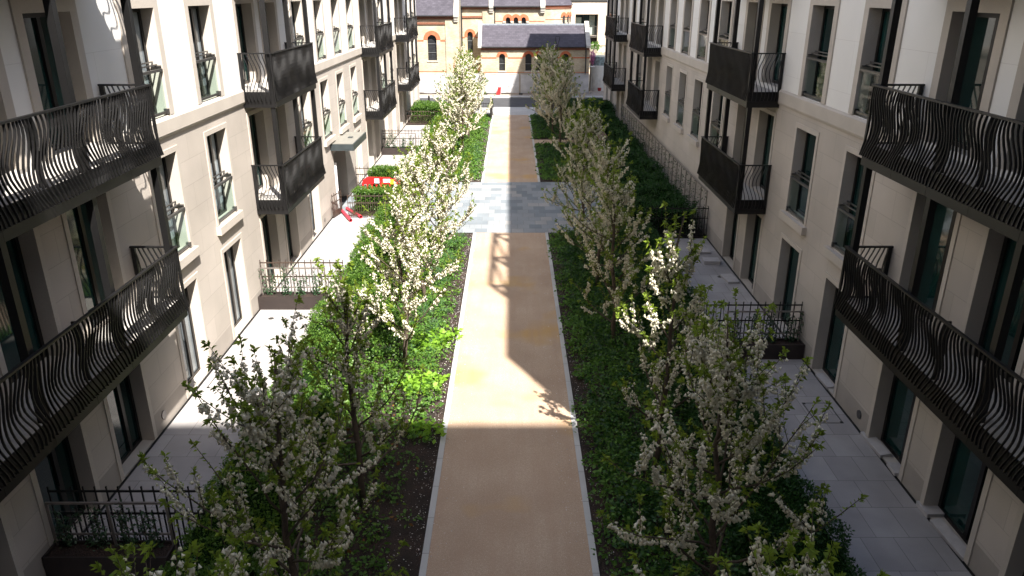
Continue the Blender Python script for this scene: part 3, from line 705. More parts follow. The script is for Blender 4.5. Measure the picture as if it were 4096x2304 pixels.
def planter_set(s, y, where, xw=8.08, xe=5.4, seed=0, plants=4):
    railing(s, s*xw, s*xe, y+.56, 1.5, M['railing'] if (s > 0 or y < 20) else M['railbrown'], 'spiked metal fence crossing %s behind its planter' % where, 'planter fences dividing the terraces')
    t = thing('planter_box', 'long dark steel planter with a trellis frame crossing %s' % where, 'planter', (s*xw, y, 0), 0, 'trellis planters on the terraces')
    X = lambda d: -s*d
    L = 2.15; b = MB()
    for a in ((0, L, 0, .03), (0, L, .42, .45), (0, .03, .03, .42), (L-.03, L, .03, .42)): b.box(X(a[0]), X(a[1]), a[2], a[3], 0, .44)
    b.build('box', M['planter'], t)
    MB().box(X(.03), X(L-.03), .03, .42, .02, .37).build('soil_fill', M['soil'], t)
    f = MB(); yy = .40
    for d in (.04, 1.08, 2.1): f.box(X(d-.02), X(d+.02), yy-.015, yy+.015, .37, 1.25)
    f.box(X(.02), X(2.12), yy-.017, yy+.017, 1.25, 1.29); f.box(X(.06), X(2.08), yy-.012, yy+.012, .60, .635)
    for z in (.78, .94, 1.1): f.box(X(.06), X(2.08), yy-.002, yy+.002, z, z+.004)
    f.build('trellis_frame', M['trellis'], t)
    for k in range(plants):
        climber(s*xw + X(.3+k*.5), y+.36, .37, 1.0, seed+k, ['climber nearest the wall', 'climber second from the wall', 'climber third from the wall', 'climber farthest from the wall'][k] + ' in the planter crossing ' + where, 'climbing plants on the planter trellises')
planter_set(-1, 10.4, 'the left terrace at the very front', seed=100)
planter_set(-1, 22.3, 'the middle of the sunlit left terrace', seed=110)
planter_set(-1, 46.9, 'the far left terrace beyond the entrance', seed=120)
planter_set(1, 18.78, 'the shaded right terrace', seed=130)
railing(1, 8.06, 5.5, 29.9, 1.35, M['railing'], 'black metal fence closing the far end of the right terrace before the shrubs')
railing(-1, -7.35, -5.5, 32.9, 1.1, M['railbrown'], 'brown metal railing in front of the square hedge before the left entrance')
railing(-1, -8.06, -5.5, 38.55, 1.1, M['railbrown'], 'brown metal railing on the far side of the left entrance')
railing(-1, -8.06, -5.4, 58.4, 1.1, M['railbrown'], 'low brown railing in front of the far left hedge')
g = railing(-1, -8.0, -7.0, 32.75, 1.1, M['railbrown'], 'narrow brown gate left open against the left wall beside the entrance', None, R(78), 'gate'); g.name = 'metal_gate'
railing(1, 8.0, 3.4, 63.1, 1.05, M['railing'], 'black railing at the far right hedge beside the road pavement')
railing(-1, -1.45, -5.2, 63.1, 1.05, M['railing'], 'dark railing at the end of the left bed beside the road pavement')
def trellis_wall():
    t = thing('wall_trellis', 'long metal trellis of posts and wires standing against the right wall above the shrubs', 'trellis', (7.95, 30, 0))
    p = MB(); n = 26; L = 25.5
    for i in range(n+1): p.box(-.02, .02, i*L/n-.02, i*L/n+.02, 0, 1.92)
    p.build('uprights', M['trellis'], t)
    r = MB(); r.box(-.025, .025, 0, L, 1.921, 1.965); r.box(-.012, .012, 0, L, 1.08, 1.12); r.build('rail', M['trellis'], t)
    w = MB()
    for i in range(n*5): w.box(-.003, .003, i*L/n/5-.003, i*L/n/5+.003, 0, 1.92)
    w.build('wires', M['galv'], t)
    rs = np.random.RandomState(9); k = 2600
    P = np.stack([rs.normal(size=k)*.04-.02, rs.randint(0, 64, k)*.4+rs.normal(size=k)*.05, 1.9*rs.rand(k)**1.7], 1); Ls = .06+.05*rs.rand(k)
    v, q = leaves_np(P, dirs(k, rs), Ls, Ls*.5, rs); o = np_mesh('ivy_sprigs', v, q, M['climber'], t); o['kind'] = 'stuff'
trellis_wall()

# ------------------------------------------------------------------ bits on the terraces and at the entrance
def recess_cover(x0, x1, y0, y1, label):
    f = MB(); w = .03
    f.box(x0, x1, y0, y0+w, 0, .006); f.box(x0, x1, y1-w, y1, 0, .006); f.box(x0, x0+w, y0+w, y1-w, 0, .006); f.box(x1-w, x1, y0+w, y1-w, 0, .006)
    t = thing('access_cover', label, 'access cover', (0,0,0)); t.location = ((x0+x1)/2, (y0+y1)/2, 0)
    o = f.build('frame', M['railgrey'], t); o.location = -t.location
    o = MB().box(x0+w, x1-w, y0+w, y1-w, 0, .004).build('stone_infill', M['paving'], t); o.location = -t.location
    c = MB()
    for x in (x0, x1-.07):
        for y in (y0, y1-.07): c.box(x, x+.07, y, y+.07, .006, .009)
    o = c.build('corner_plates', M['ink'], t); o.location = -t.location
recess_cover(7.2, 7.85, 15.45, 16.4, 'square steel-framed access cover in the right terrace paving')
recess_cover(-7.85, -7.15, 17.15, 18.1, 'square steel-framed access cover in the left terrace paving')
def disc(x, y, label, r=.09):
    tag(MB().tube([(x,y,0),(x,y,.008)], r, 14).build('drain_cover', M['railgrey']), label, 'drain cover')
disc(-7.5, 21.6, 'round metal drain cover in the left paving before the middle planter')
disc(7.58, 29.0, 'round metal drain cover at the far end of the right terrace')
disc(7.45, 25.3, 'round metal drain cover on the right terrace between the loose slabs and the wall')
def slab(x, y, z, lx, ly, lz, rz, rx, label):
    o = MB().box(-lx/2, lx/2, -ly/2, ly/2, 0, lz).build('stone_slab', M['trim2']); o.location = (x, y, z); o.rotation_euler = (0, rx, rz)
    bv = o.modifiers.new('edge', 'BEVEL'); bv.width = .006; bv.segments = 1
    tag(o, label, 'slab', 'loose paving slabs on the right terrace')
M['trim2'] = plain('cut_granite', (.46,.43,.42), .85, var=.12, nscale=6, fine=140)
slab(8.17, 14.5, .0, .24, .95, .09, R(2), R(-8), 'long pale slab lying on edge at the door nearest the access cover')
slab(8.19, 13.55, .0, .26, .40, .08, R(-3), 0, 'short pale slab at the wall beside the long slab by the access cover')
slab(8.24, 12.2, .0, .42, .42, .10, R(1), 0, 'square pale slab on the threshold of the nearest right doorway')
slab(8.17, 11.35, .0, .22, 1.05, .09, R(3), R(-10), 'long pale slab nearest the camera at the foot of the right wall')
slab(8.18, 17.45, .0, .2, .75, .08, R(2), R(-8), 'narrow pale slab at the doorway next to the right planter')
slab(7.45, 28.0, .0, .55, .42, .09, R(4), 0, 'flat loose slab farthest away on the right terrace')
slab(7.5, 26.8, .0, .6, .45, .14, R(-3), 0, 'thick loose slab second from the far end of the right terrace')
slab(7.72, 25.0, .0, .42, .8, .08, R(5), 0, 'loose slab leaning by the wall vent of the right terrace')
def entrance_bits():
    t = thing('notice_board', 'tall white board standing against the jamb of the left entrance', 'board', (-8.03, 34.32, 0))
    MB().box(-.45, 0, -.03, .03, 0, 2.2).build('panel', M['white'], t); MB().box(-.47, .02, -.02, .02, 2.2, 2.24).build('edge_strip', M['railgrey'], t)
    for i, (a, b, lab) in enumerate((((-7.92, 34.0, .075), (-7.1, 32.2, .075), 'red plastic duct lying nearest the gate, its open end pointing at the camera'), ((-7.68, 34.2, .075), (-6.75, 32.75, .075), 'red plastic duct lying under the brown railing'))):
        d = Vector(b)-Vector(a); t = thing('red_duct', lab, 'duct', a, 0, 'red plastic ducts by the entrance'); m = MB()
        n = d.normalized(); u = n.cross(Vector((0,0,1))).normalized(); w = u.cross(n)
        k = 14; ro, ri = .075, .066
        ring = lambda p, r: [p + (u*math.cos(2*PI*j/k)+w*math.sin(2*PI*j/k))*r for j in range(k)]
        rings = []
        N = 40
        for q in range(N+1): rings.append(ring(d*(q/N), ro if q % 2 else ro-.004))
        rings += [ring(d, ri), ring(Vector((0,0,0)), ri)]
        m.sweep(rings, False); m.sweep([rings[0], rings[-1]], False); m.build('tube', M['pink'], t)
    t = thing('plastic_barrier', 'red plastic pedestrian barrier with signs standing between the entrance hedges', 'barrier', (-6.35, 36.1, 0))
    b = MB()
    prof = [(-.92,.80),(-.86,.98),(-.66,1.12),(.42,1.10),(.55,1.02),(.64,1.02),(.70,1.10),(.84,1.08),(.94,.95),(.94,.78),(-.92,.78)]
    b.sweep([[(x, yy, z) for x, z in prof] for yy in (-.05, .05)])
    for k in range(9): x = -.88+k*.22; b.box(x-.04, x+.04, -.03, .03, .2, .779)
    b.box(-.92, .94, -.045, .045, .12, .2); b.build('panel', M['red'], t)
    f = MB(); f.box(-.7, -.5, -.3, .3, 0, .119); f.box(.5, .7, -.3, .3, 0, .119); f.build('foot', M['ink'], t)
    s = MB(); s.box(-.33, -.05, -.062, -.051, .80, 1.08); sg = s.build('sign', M['ink'], t); MB().box(-.30, -.07, -.066, -.0625, .83, 1.05).build('sign_face', M['white'], sg)
    MB().box(.12, .46, -.062, -.051, .86, 1.03).build('label_plate', M['white'], t); ys = MB().box(.46, .64, -.064, -.053, .78, 1.0).build('sign', M['yellow'], t)
    cu = bpy.data.curves.new('digit', 'FONT'); cu.body = '2'; cu.size = .17; cu.extrude = .001; cu.align_x = 'CENTER'; cu.materials.append(M['ink'])
    oo = bpy.data.objects.new('digit_curve', cu); COL.objects.link(oo); bpy.context.view_layer.update(); me = bpy.data.meshes.new_from_object(oo.evaluated_get(bpy.context.evaluated_depsgraph_get())); bpy.data.objects.remove(oo); o = bpy.data.objects.new('digit', me); COL.objects.link(o); o.parent = t; o.location = (.36, -.066, .88); o.rotation_euler = (R(90), 0, 0)
entrance_bits()
def bench():
    t = thing('timber_bench', 'long slatted brown timber bench beside the shrubs at the side path', 'bench', (6.1, 49.8, 0))
    s = MB()
    for k in range(6): s.box(-.33+k*.112, -.33+k*.112+.095, -2.9, 2.9, .40, .46)
    s.build('seat', M['timber'], t)
    for yy in (-2.7, 0, 2.7): MB().box(-.28, .28, yy-.05, yy+.05, 0, .399).build('leg', M['railing'], t)
bench()
railing(1, 5.6, 6.6, 46.6, .95, M['railing'], 'short black railing at the near end of the timber bench')

# ------------------------------------------------------------------ across the road
def heras(x0, x1, y, label, seed):
    rs = np.random.RandomState(seed); t = thing('site_fence', label, 'fence', ((x0+x1)/2, y, .05), R(rs.normal()*.5), 'sheeted site fence panels along the road'); w = (x1-x0)/2
    f = MB(); f.tube([(-w+.03,0,0),(-w+.03,0,1.85),(-w+.12,0,1.97),(w-.12,0,1.97),(w-.03,0,1.85),(w-.03,0,0)], .021, 6); f.tube([(-w+.05,0,.15),(w-.05,0,.15)], .018, 6); f.build('frame', M['galv'], t)
    nx, nz = 26, 10; v = []; q = []
    for j in range(nz+1):
        for i in range(nx+1):
            u = i/nx; hgt = .14+1.80*j/nz
            dz = -.07*math.sin(u*PI*2.0+seed)**2*(j/nz)**3 - .05*math.sin(u*9+seed)*(1-j/nz)**4
            v.append(((u*2-1)*(w-.06), -.03+.03*math.sin(u*14+seed*2+j*.5)*(1-abs(2*j/nz-1))+rs.normal()*.006, hgt+dz))
    for j in range(nz):
        for i in range(nx): a = j*(nx+1)+i; q.append((a, a+1, a+nx+2, a+nx+1))
    np_mesh('sheeting', np.array(v), np.array(q), M['sheet'], t)
    MB().box(-w-.1, -w+.25, -.3, .3, -.02, .10).build('foot_block', M['ink'], t)
xs = [-23.4, -19.9, -16.45, -13.0, -9.55, -6.1, -2.65, .82, 4.27, 7.68]
nm = ['farthest left, mostly behind the left building', 'second from the left end', 'third from the left end', 'fourth from the left end', 'beside the far left balconies', 'behind the far left blossom tree', 'left of the shadow edge behind the red frame', 'at the right of the shadow edge behind the far right tree', 'at the right-hand end beside the pole']
for i in range(9):
    if i < 2: continue
    heras(xs[i]+.02, xs[i+1]-.02, 76.5, 'white-sheeted site fence panel ' + nm[i], i)

def wall_arch(b, y, x0, x1, z0, z1, ops, rev=.28):
    """front wall in plane y with round-arched openings (xc, w, zb, zapex)"""
    ops = sorted(ops); cur = x0
    for xc, w, zb, zt in ops:
        l, r = xc-w/2, xc+w/2; b.poly([(cur,y,z0),(l,y,z0),(l,y,z1),(cur,y,z1)])
        if zb > z0: b.poly([(l,y,z0),(r,y,z0),(r,y,zb),(l,y,zb)])
        n = 12; arc = [(xc-w/2*math.cos(PI*k/n), zt-w/2+w/2*math.sin(PI*k/n)) for k in range(n+1)]
        for k in range(n):
            (xa, za), (xb, zb2) = arc[k], arc[k+1]
            b.poly([(xa,y,za),(xb,y,zb2),(xb,y,z1),(xa,y,z1)]); b.poly([(xa,y,za),(xb,y,zb2),(xb,y+rev,zb2),(xa,y+rev,za)])
        for x in (l, r): b.poly([(x,y,zb),(x,y+rev,zb),(x,y+rev,zt-w/2),(x,y,zt-w/2)])
        b.poly([(l,y,zb),(r,y,zb),(r,y+rev,zb),(l,y+rev,zb)]); cur = r
    b.poly([(cur,y,z0),(x1,y,z0),(x1,y,z1),(cur,y,z1)])
def arch_ring(b, y, xc, w, zt, t, drop=0.0, pr=.03):
    n = 14; zc = zt-w/2; ri, ro = w/2+.002, w/2+t
    A = [(xc+c*math.cos(a), zc+c*math.sin(a)) for c in (ri,) for a in [PI*k/n for k in range(n+1)]]
    O = [(xc+ro*math.cos(PI*k/n), zc+ro*math.sin(PI*k/n)) for k in range(n+1)]
    for k in range(n):
        f = [A[k], O[k], O[k+1], A[k+1]]
        b.sweep([[(x, yy, z) for x, z in f] for yy in (y-pr, y+.002)])
    if drop:
        for sg in (-1, 1): b.box(xc+sg*ri, xc+sg*ro, y-pr, y+.002, zc-drop, zc-.001)
def arched_window(parent, y, xc, w, zb, zt, bars, rev=.28):
    g = MB(); n = 12; pts = [(xc-w/2, zb), (xc+w/2, zb)] + [(xc+w/2*math.cos(PI*k/n), zt-w/2+w/2*math.sin(PI*k/n)) for k in range(n+1)]
    g.poly([(x, y+rev-.02, z) for x, z in pts]); o = g.build('window', M['leaded'], parent)
    f = MB()
    for z in bars: f.box(xc-w/2, xc+w/2, y+rev-.07, y+rev-.03, z-.025, z+.025)
    if bars: f.build('glazing_bar', M['galv'], o)
    MB().box(xc-w/2-.12, xc+w/2+.12, y-.06, y+.0, zb-.13, zb-.002).build('sill', M['coping'], o)
def chapel():
    t = thing('brick_chapel', 'yellow brick chapel with slate roofs and red brick arches across the road', 'building', (0, 79, 0))
    def K(o): o.parent = t; o.location = (0, -79, 0); return o
    def KW(*a): 
        arched_window(None, *a)
    yb = M['yellowbrick']
    # annex (low range in front)
    A = 78.5; w = MB(); aw = [(-.93,.6,2.08,3.72),(1.7,.62,2.08,3.72),(2.78,.62,2.08,3.72),(5.39,.62,2.08,3.72)]
    wall_arch(w, A, -3.05, 7.78, 0, 4.5, aw)
    for x in (-3.05, 7.78): w.poly([(x,A,0),(x,84,0),(x,84,4.5),(x,81.3,6.4),(x,A,4.5)])
    K(w.build('annex_wall', yb))
    # nave behind
    N = 82.5; nw = MB(); trip = [(-.35,.45,5.2,7.02),(.46,.45,5.2,7.02),(1.26,.45,5.2,7.02)]
    wall_arch(nw, N, -5.2, 3.5, 0, 8.16, [(-4.29,.57,2.6,5.61)] + trip); K(nw.build('nave_wall', yb))
    # transept, a little in front of the nave
    T = 79.4; tw = MB(); wall_arch(tw, T, -16, -5.21, 0, 7.36, [(-7.95,.90,3.0,5.46), (-11.2,.90,3.0,5.46)]); tw.poly([(-5.21,T,0),(-5.21,N,0),(-5.21,N,9.4),(-5.21,T,7.36)]); K(tw.build('transept_wall', yb))
    # apse at the right end
    ap = MB(); cx, cy, r = 3.5, 86.2, 3.7; n = 10; aw2 = []
    for k in range(n):
        a0, a1 = -PI/2+PI/2*k/n*1.1, -PI/2+PI/2*(k+1)/n*1.1
        p0, p1 = (cx+r*.78*math.cos(a0), cy+r*math.sin(a0)), (cx+r*.78*math.cos(a1), cy+r*math.sin(a1))
        ap.poly([(*p0,0),(*p1,0),(*p1,8.16),(*p0,8.16)]); aw2.append((p0, p1))
    K(ap.build('apse_wall', yb))
    ar = MB(); rr = r*1.06
    for k in range(n):
        a0, a1 = -PI/2+PI/2*k/n*1.1, -PI/2+PI/2*(k+1)/n*1.1
        ar.poly([(cx+rr*.79*math.cos(a0), cy+rr*math.sin(a0), 8.16), (cx+rr*.79*math.cos(a1), cy+rr*math.sin(a1), 8.16), (cx, cy+1, 12.6)])
    ar.poly([(cx,cy-rr,8.16),(cx,cy+1,12.6),(cx-.6,cy+1,12.6),(cx-.6,cy-rr,8.16)])
    K(ar.build('apse_roof', M['slate']))
    K(MB().box(-6.58, -5.215, T-.10, T+.001, 0, 6.91).build('pilaster', yb)); K(MB().box(-16, -9.62, T-.10, T+.001, 0, 6.91).build('pilaster', yb)); K(MB().box(-2.98, -1.78, N-.10, N+.001, 0, 7.77).build('pilaster', yb))
    # roofs
    rf = MB(); rf.poly([(-2.98,78.25,4.40),(7.42,78.25,4.40),(7.42,81.3,6.38),(-2.98,81.3,6.38)]); rf.poly([(-2.98,81.3,6.38),(7.42,81.3,6.38),(7.42,84.3,4.4),(-2.98,84.3,4.4)]); K(rf.build('annex_roof', M['slate']))
    rg = MB()
    for k in range(26): x = -2.98+k*.4; rg.box(x, x+.385, 81.17, 81.43, 6.30, 6.45)
    K(rg.build('ridge_tiles', M['lead']))
    nr = MB(); nr.poly([(-5.15,82.2,8.1),(2.95,82.2,8.1),(2.95,88,13.2),(-5.15,88,13.2)]); K(nr.build('nave_roof', M['slate']))
    tr = MB(); tr.poly([(-16,79.1,7.3),(-5.72,79.1,7.3),(-5.72,86,13.6),(-16,86,13.6)]); K(tr.build('transept_roof', M['slate']))
    # copings and kneelers
    cp = MB()
    def cop(x0, x1, ya, za, yb2, zb, th=.2): K(MB().sweep([[(x0,y,z),(x1,y,z),(x1,y,z+th),(x0,y,z+th)] for y, z in ((ya, za), (yb2, zb))]).build('coping', M['coping']))
    cop(-5.72,-5.22,78.95,7.16,86,13.65); cop(2.95,3.45,82.05,7.95,88,13.2); cop(-2.3,-1.85,82.05,7.95,88,13.2)
    cop(-3.32,-2.97,78.1,4.3,81.3,6.5); cop(7.41,7.84,78.1,4.3,81.3,6.5); cop(-3.32,-2.97,84.4,4.4,81.3,6.5); cop(7.41,7.84,84.4,4.4,81.3,6.5)
    for x0, x1, y, z in ((-5.7,-5.3,79.05,7.0),(2.98,3.42,82.15,7.78),(-2.27,-1.87,82.15,7.78)):
        cp = MB()
        for k in range(3): cp.box(x0, x1, y-.02+.06*k, y+.36, z-.16*k+.01, z-.16*k+.15)
        K(cp.build('kneeler', M['coping']))
    for q in ((-16,-5.75,79.02,79.1,7.2,7.3),(-5.1,2.9,82.12,82.2,8.0,8.1),(-2.96,7.4,78.17,78.25,4.3,4.41)): K(MB().box(*q).build('gutter', M['ink']))
    # red brick strings, corbel tables, arches
    rb = MB(); db = MB()
    def string(y, x0, x1, z0, z1, pr=.025): rb.box(x0, x1, y-pr, y+.002, z0, z1)
    gaps = lambda x0, x1, cuts: [(a, b) for a, b in zip([x0]+[c+h for c, h in cuts], [c-h for c, h in cuts]+[x1])]
    for a, b in gaps(-3.04, 7.77, [(x, .57) for x, *_ in aw[:1]] + [(aw[1][0], .57)] + [(aw[2][0], .5)] + [(aw[3][0], .57)]):
        if b > a: string(A, a, b, 3.28, 3.40)
    string(A, -3.04, 7.77, 1.90, 1.955); db.box(-3.04, 7.77, A-.11, A+.002, 4.08, 4.25); rb.box(-3.04, 7.77, A-.09, A+.002, 4.26, 4.31)
    for a, b in gaps(-16, -5.22, [(-11.2, .84), (-7.95, .84)]): string(T, a, b, 4.85, 4.99)
    string(T, -16, -5.22, 1.92, 1.98); db.box(-16, -5.73, T-.13, T+.002, 6.92, 7.16); rb.box(-16, -5.73, T-.1, T+.002, 7.165, 7.25); db.box(-9.6, -6.6, T-.10, T+.002, 6.44, 6.64)
    for a, b in gaps(-5.19, -3.06, [(-4.29, .53)]): string(N, a, b, 5.0, 5.12)
    db.box(-5.15, -2.32, N-.13, N+.002, 7.78, 8.0); rb.box(-5.15, -2.32, N-.1, N+.002, 8.005, 8.09); db.box(-1.8, 2.93, N-.13, N+.002, 7.78, 8.0); rb.box(-1.8, 2.93, N-.1, N+.002, 8.005, 8.09); db.box(-5.1, -3.0, N-.10, N+.002, 6.96, 7.15)
    string(N, -1.7, -.82, 6.62, 6.68); string(N, 1.74, 3.4, 6.62, 6.68)
    for k in range(n):
        p0, p1 = aw2[k]; o = lambda p, e: (p[0]+(p[0]-cx)/r*e, p[1]+(p[1]-cy)/r*e)
        for bb, z0, z1, e in ((db, 7.83, 8.0, .07), (rb, 8.005, 8.12, .1), (rb, 6.78, 6.84, .025)):
            a, b = o(p0, e), o(p1, e); bb.sweep([[(*p0, z0), (*q, z0), (*q, z1), (*p0, z1)] for p0, q in ((p0, a), (p1, b))])
    def ARCH(*a):
        m_ = MB(); arch_ring(m_, *a); K(m_.build('brick_arch', M['redbrick']))
    for xc, w_, zb, zt in aw: ARCH(A, xc, w_, zt, .27)
    for xc in (-11.2, -7.95): ARCH(T, xc, .9, 5.46, .40)
    ARCH(N, -4.29, .57, 5.61, .29, .22)
    for xc, w_, zb, zt in trip: ARCH(N, xc, w_, zt, .31 if xc != .46 else .315, .1, .03 if xc != .46 else .034)
    K(rb.build('brick_bands', M['redbrick'])); K(db.build('corbel_table', M['darkred']))
    cl = MB()
    for x in (-.76, .055, .86, 1.67): cl = MB(); cl.tube([(x,N-.06,5.6),(x,N-.06,6.5)], .05, 8); cl.box(x-.13, x+.13, N-.14, N-.003, 6.5, 6.64); K(cl.build('column', M['coping']))
    # apse arches: placed on the curved wall
    pa = MB(); pd = MB()
    for ang in (42, 57, 70):
        a = -PI/2+R(ang); px, py = cx+r*.78*math.cos(a), cy+r*math.sin(a); tx, ty = -math.sin(a)*.78, math.cos(a); L = math.hypot(tx, ty); tx, ty = tx/L, ty/L; nx, ny = ty, -tx
        W = .36; zt = 7.2; pa = MB(); pd = MB()
        def pt(u, z, e): return (px+tx*u+nx*e, py+ty*u+ny*e, z)
        m2 = 10
        for k in range(m2):
            a0, a1 = PI*k/m2, PI*(k+1)/m2; q = []
            for e in (-.02, .05): q.append([pt(c*math.cos(b_), zt-W/2+c*math.sin(b_), e) for c, b_ in ((W/2, a0), (W/2+.3, a0), (W/2+.3, a1), (W/2, a1))])
            pa.sweep(q)
        pd.sweep([[pt(u, z, e) for u, z in [(-W/2, 5.2), (W/2, 5.2)] + [(W/2*math.cos(PI*k/8), zt-W/2+W/2*math.sin(PI*k/8)) for k in range(9)]] for e in (-.02, .03)])
        for e_ in (1, -1): K(MB().tube([pt(e_*(W/2+.15), 5.6, .08), pt(e_*(W/2+.15), 6.5, .08)], .05, 8).build('column', M['coping']))
        K(pa.build('brick_arch', M['redbrick'])); K(pd.build('window', M['ink']))
    for x, y, z1 in ((-5.12, 82.35, 7.9), (-1.72, 82.4, 7.9), (7.4, 78.4, 4.3)): dp = MB(); dp.tube([(x,y,0),(x,y,z1)], .06, 8); dp.box(x-.1, x+.1, y-.1, y+.08, z1-.02, z1+.22); K(dp.build('downpipe', M['ink']))
    before = set(bpy.data.objects)
    for a in aw: arched_window(t, A, *a, [2.75])
    for x in (-11.2, -7.95): arched_window(t, T, x, .9, 3.0, 5.46, [3.75, 4.6])
    arched_window(t, N, -4.29, .57, 2.6, 5.61, [4.7])
    for a in trip: arched_window(t, N, *a, [])
    for o in set(bpy.data.objects)-before:
        if o.parent is t: o.location = (0, -79, 0)
chapel()
def modern():
    t = thing('brick_apartments', 'buff brick modern block with a recessed balcony behind the chapel', 'building', (10, 92, 0))
    b = MB(); Y = 92; hole = [(7.35, 9.95, 4.75, 7.05), (8.6, 9.95, 3.2, 4.55)]
    xs_ = sorted({4.5, 40, 7.35, 9.95, 8.6}); zs_ = sorted({0, 8.38, 4.75, 7.05, 3.2, 4.55})
    for i in range(len(xs_)-1):
        for j in range(len(zs_)-1):
            c_, d_ = (xs_[i]+xs_[i+1])/2, (zs_[j]+zs_[j+1])/2
            if any(h[0] < c_ < h[1] and h[2] < d_ < h[3] for h in hole): continue
            b.poly([(x-10, 0, z) for x, z in ((xs_[i],zs_[j]),(xs_[i+1],zs_[j]),(xs_[i+1],zs_[j+1]),(xs_[i],zs_[j+1]))])
    for h in hole:
        for x in h[:2]: b.poly([(x-10,0,h[2]),(x-10,1.2,h[2]),(x-10,1.2,h[3]),(x-10,0,h[3])])
        for z in h[2:]: b.poly([(h[0]-10,0,z),(h[0]-10,1.2,z),(h[1]-10,1.2,z),(h[1]-10,0,z)])
    b.poly([(-5.5,0,8.38),(30,0,8.38),(30,10,8.38),(-5.5,10,8.38)]); b.poly([(-5.5,0,0),(-5.5,10,0),(-5.5,10,8.38),(-5.5,0,8.38)])
    b.build('wall', M['modern'], t)
    MB().box(-5.55, 30, -.06, .4, 8.385, 8.52).build('parapet', M['ink'], t)
    u = MB(); u.box(-5, 30, .8, 9, 8.53, 12); up = u.build('upper_storey', M['railgrey'], t)
    for x in (-2.6, -1.4, -.3): MB().box(x, x+.8, .74, .795, 8.7, 10.4).build('window', M['glass_green'], up)
    g = MB(); g.box(-2.6, -.06, 1.1, 1.16, 4.76, 7.04); gl = g.build('balcony_window', M['glass_dark'], t)
    c = MB()
    for k in range(7): c.box(-2.5+k*.09, -2.44+k*.09, 1.0, 1.05, 4.8, 6.7); c.box(-.95+k*.09, -.89+k*.09, 1.0, 1.05, 4.8, 6.9)
    c.build('curtain', M['palegreen'], gl); MB().box(-1.72, -1.62, .98, 1.04, 4.76, 7.04).build('mullion', M['frame'], gl)
    MB().box(-1.35, -.06, .9, .95, 3.21, 4.54).build('lower_window', M['ink'], t)
    r = MB(); r.box(-2.63, -.06, .02, .06, 5.72, 5.77)
    for k in range(26): r.box(-2.6+k*.1, -2.585+k*.1, .03, .05, 4.76, 5.72)
    r.build('railing', M['railgrey'], t); MB().box(-2.64, -.06, -.03, .9, 4.60, 4.745).build('balcony_slab', M['railgrey'], t)
M['glass_green'] = pane('green_glass', (.10,.32,.27)); M['palegreen'] = plain('net_curtain', (.45,.55,.50), .8, var=.1, fine=0)
modern()
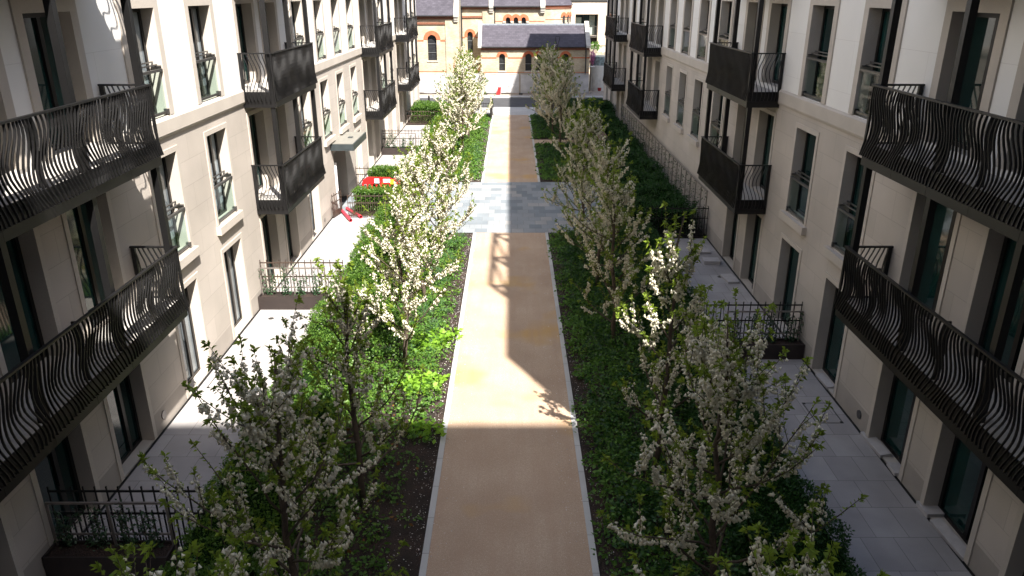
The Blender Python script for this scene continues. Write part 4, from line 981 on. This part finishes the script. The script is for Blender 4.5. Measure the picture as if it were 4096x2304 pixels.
def street_bits():
    t = thing('street_lamp', 'slim dark street lamp with an open triangular head before the chapel roof', 'street lamp', (4.0, 69.0, 0))
    MB().tube([(0,0,0),(0,0,5.06)], [.075,.05], 10).build('pole', M['railing'], t)
    h = MB(); h.tube([(0,0,5.0),(-.19,0,5.75),(-.14,0,5.87),(.14,0,5.87),(.19,0,5.75),(0,0,5.0)], .028, 6); h.build('lamp_head', M['railing'], t)
    t = thing('silo', 'pale cylindrical site silo with a blue-grey band beside the right building', 'silo', (9.4, 80.5, 0))
    MB().tube([(0,0,0),(0,0,2.45)], 1.35, 28).build('body', M['tank'], t); MB().tube([(0,0,2.5),(0,0,3.35)], 1.32, 28).build('band', M['tankblue'], t); MB().tube([(0,0,2.44),(0,0,2.51)], 1.38, 28).build('rim', M['white'], t)
    t = thing('timber_fence', 'pale timber paling fence sloping behind the chapel corner', 'fence', (8.0, 85.5, 0)); f = MB()
    for k in range(26): z = 4.2; x = .2+k*.16; f.box(x, x+.14, -.02, .02, 2.2, 4.25-.0*k)
    f.build('boards', M['palewood'], t); MB().box(.15, 4.3, -.07, -.025, 4.02, 4.12).build('rail', M['oldwood'], t)
    t = thing('old_fence', 'weathered vertical board fence above the silo', 'fence', (8.1, 83.2, 0)); f = MB(); rs = np.random.RandomState(3)
    for k in range(22): f.box(k*.15, k*.15+.12, -.02, .02, 1.8, 3.7+rs.rand()*.2-.02*k)
    f.build('boards', M['oldwood'], t)
    def bush(name, lab, cat, x, y, z, rx, rz_, n, m, seed, size):
        rs = np.random.RandomState(seed); r = thing(name, lab, cat, (x, y, 0)); MB().tube([(0,0,0),(.05,0,z)], .03, 6).build('stem', M['bark'], r)
        d = rs.normal(size=(n,3)); d /= np.linalg.norm(d, axis=1, keepdims=True); P = d*np.array([rx, rx, rz_])*(rs.rand(n)[:, None]**.4)*(1+.3*np.sin(d[:, :1]*7)) + np.array([0,0,z]); L = size*(.6+rs.rand(n))
        v, q = leaves_np(P, d+rs.normal(size=(n,3))*.5, L, L*.55, rs); np_mesh('foliage', v, q, m, r)
    bush('flowering_shrub', 'pink flowering shrub at the right corner of the chapel', 'shrub', 8.15, 79.7, 3.3, .34, .7, 900, M['blossom_pink'], 81, .1)
    bush('shrub', 'grey-green shrub above the weathered board fence', 'shrub', 8.9, 83.9, 4.0, .5, .5, 700, M['cover'], 82, .12)
    bush('shrub', 'brownish leafy shrub against the chapel wall behind the left blossom tree', 'shrub', -5.2, 77.9, 2.3, .55, .8, 1200, M['brownleaf'], 83, .11)
    bush('shrub', 'red-brown leafy shrub with pink flowers at the annex corner', 'shrub', -3.6, 77.9, 2.5, .5, .7, 1000, M['brownleaf'], 84, .11)
    t = thing('folded_sign', 'red folded road sign frame leaning at the sheeted fence', 'road sign', (-1.25, 76.0, .03))
    m = MB(); m.poly([(-.2,0,.0),(.12,0,.0),(.22,.1,.75),(-.05,.1,.72)]); m.poly([(-.2,.02,.0),(-.05,.12,.72),(.22,.12,.75),(.12,.02,.0)])
    m.bar((-.22,-.02,0), (-.02,.12,.78), .05, .05); m.bar((.14,-.02,0), (.22,.12,.8), .05, .05); m.build('sign_face', M['red'], t)
    l = MB(); l.tube([(.12,-.3,0),(.35,-.1,.5),(.3,.05,.62),(.1,.1,.72)], .015, 5); l.build('stand', M['galv'], t)
    t = thing('red_bin', 'small red plastic tub on the ground by the far right balcony', 'tub', (9.0, 79.3, .03)); MB().tube([(0,0,0),(0,0,.3)], [.17,.21], 14).build('body', M['dullred'], t); MB().tube([(0,0,.28),(0,0,.32)], .225, 14).build('rim', M['dullred'], t)
    t = thing('site_post', 'tall grey scaffold post with a cap at the end of the sheeted fence', 'post', (7.85, 76.6, .03)); MB().tube([(0,0,0),(0,0,2.7)], .045, 8).build('pole', M['galv'], t); MB().box(-.3, .3, -.06, .06, 2.6, 2.68).build('cap_bar', M['white'], t)
    for x, lab in ((-1.7, 'dark timber bollard at the left end of the path beside the road'), (-7.2, 'dark bollard behind the far left hedge beside the road')):
        t = thing('bollard', lab, 'bollard', (x, 64.0 if x > -3 else 67.4, 0)); h = 1.0
        MB().tube([(0,0,0),(0,0,h)], .09, 10).build('post', M['railing'], t); MB().tube([(0,0,h),(0,0,h+.06)], [.1,.06], 10).build('cap', M['railing'], t)
    t = thing('dark_gate_pier', 'dark boxed gate pier with slatted side at the left end of the path', 'gate', (-1.62, 63.0, 0)); MB().box(-.06, .06, -2.0, .3, .05, 1.15).build('panel', M['railing'], t); MB().box(-.08, .08, .3, .45, 0, 1.3).build('post', M['railing'], t)
    # bicycle, dark, leaning on the sheeted fence
    t = thing('bicycle', 'dark bicycle leaning on the sheeted fence beyond the far right tree', 'bicycle', (5.55, 75.9, .03), R(8))
    for x in (-.5, .5):
        wl = MB(); wl.tube([(x+.32*math.cos(2*PI*k/20), 0, .33+.32*math.sin(2*PI*k/20)) for k in range(21)], .016, 5); ww = wl.build('wheel', M['ink'], t)
        sp = MB()
        for k in range(6): a = PI*k/6; sp.tube([(x-.3*math.cos(a),0,.33-.3*math.sin(a)),(x+.3*math.cos(a),0,.33+.3*math.sin(a))], .003, 3)
        sp.build('spokes', M['galv'], ww)
    fr = MB()
    for a, b in (((-.5,0,.33),(-.1,0,.3)),((-.1,0,.3),(-.22,0,.82)),((-.22,0,.82),(-.5,0,.33)),((-.2,0,.75),(.33,0,.78)),((-.1,0,.3),(.35,0,.7)),((.5,0,.33),(.33,0,.9))): fr.tube([a, b], .018, 6)
    fr.build('frame', M['ink'], t); MB().box(-.34, -.1, -.06, .06, .82, .87).build('saddle', M['ink'], t); MB().tube([(.36,-.26,.95),(.33,0,.92),(.36,.26,.95)], .014, 6).build('handlebar', M['galv'], t)
M['dullred'] = plain('dull_red_plastic', (.26,.015,.02), .5, var=.1, fine=0)
street_bits()
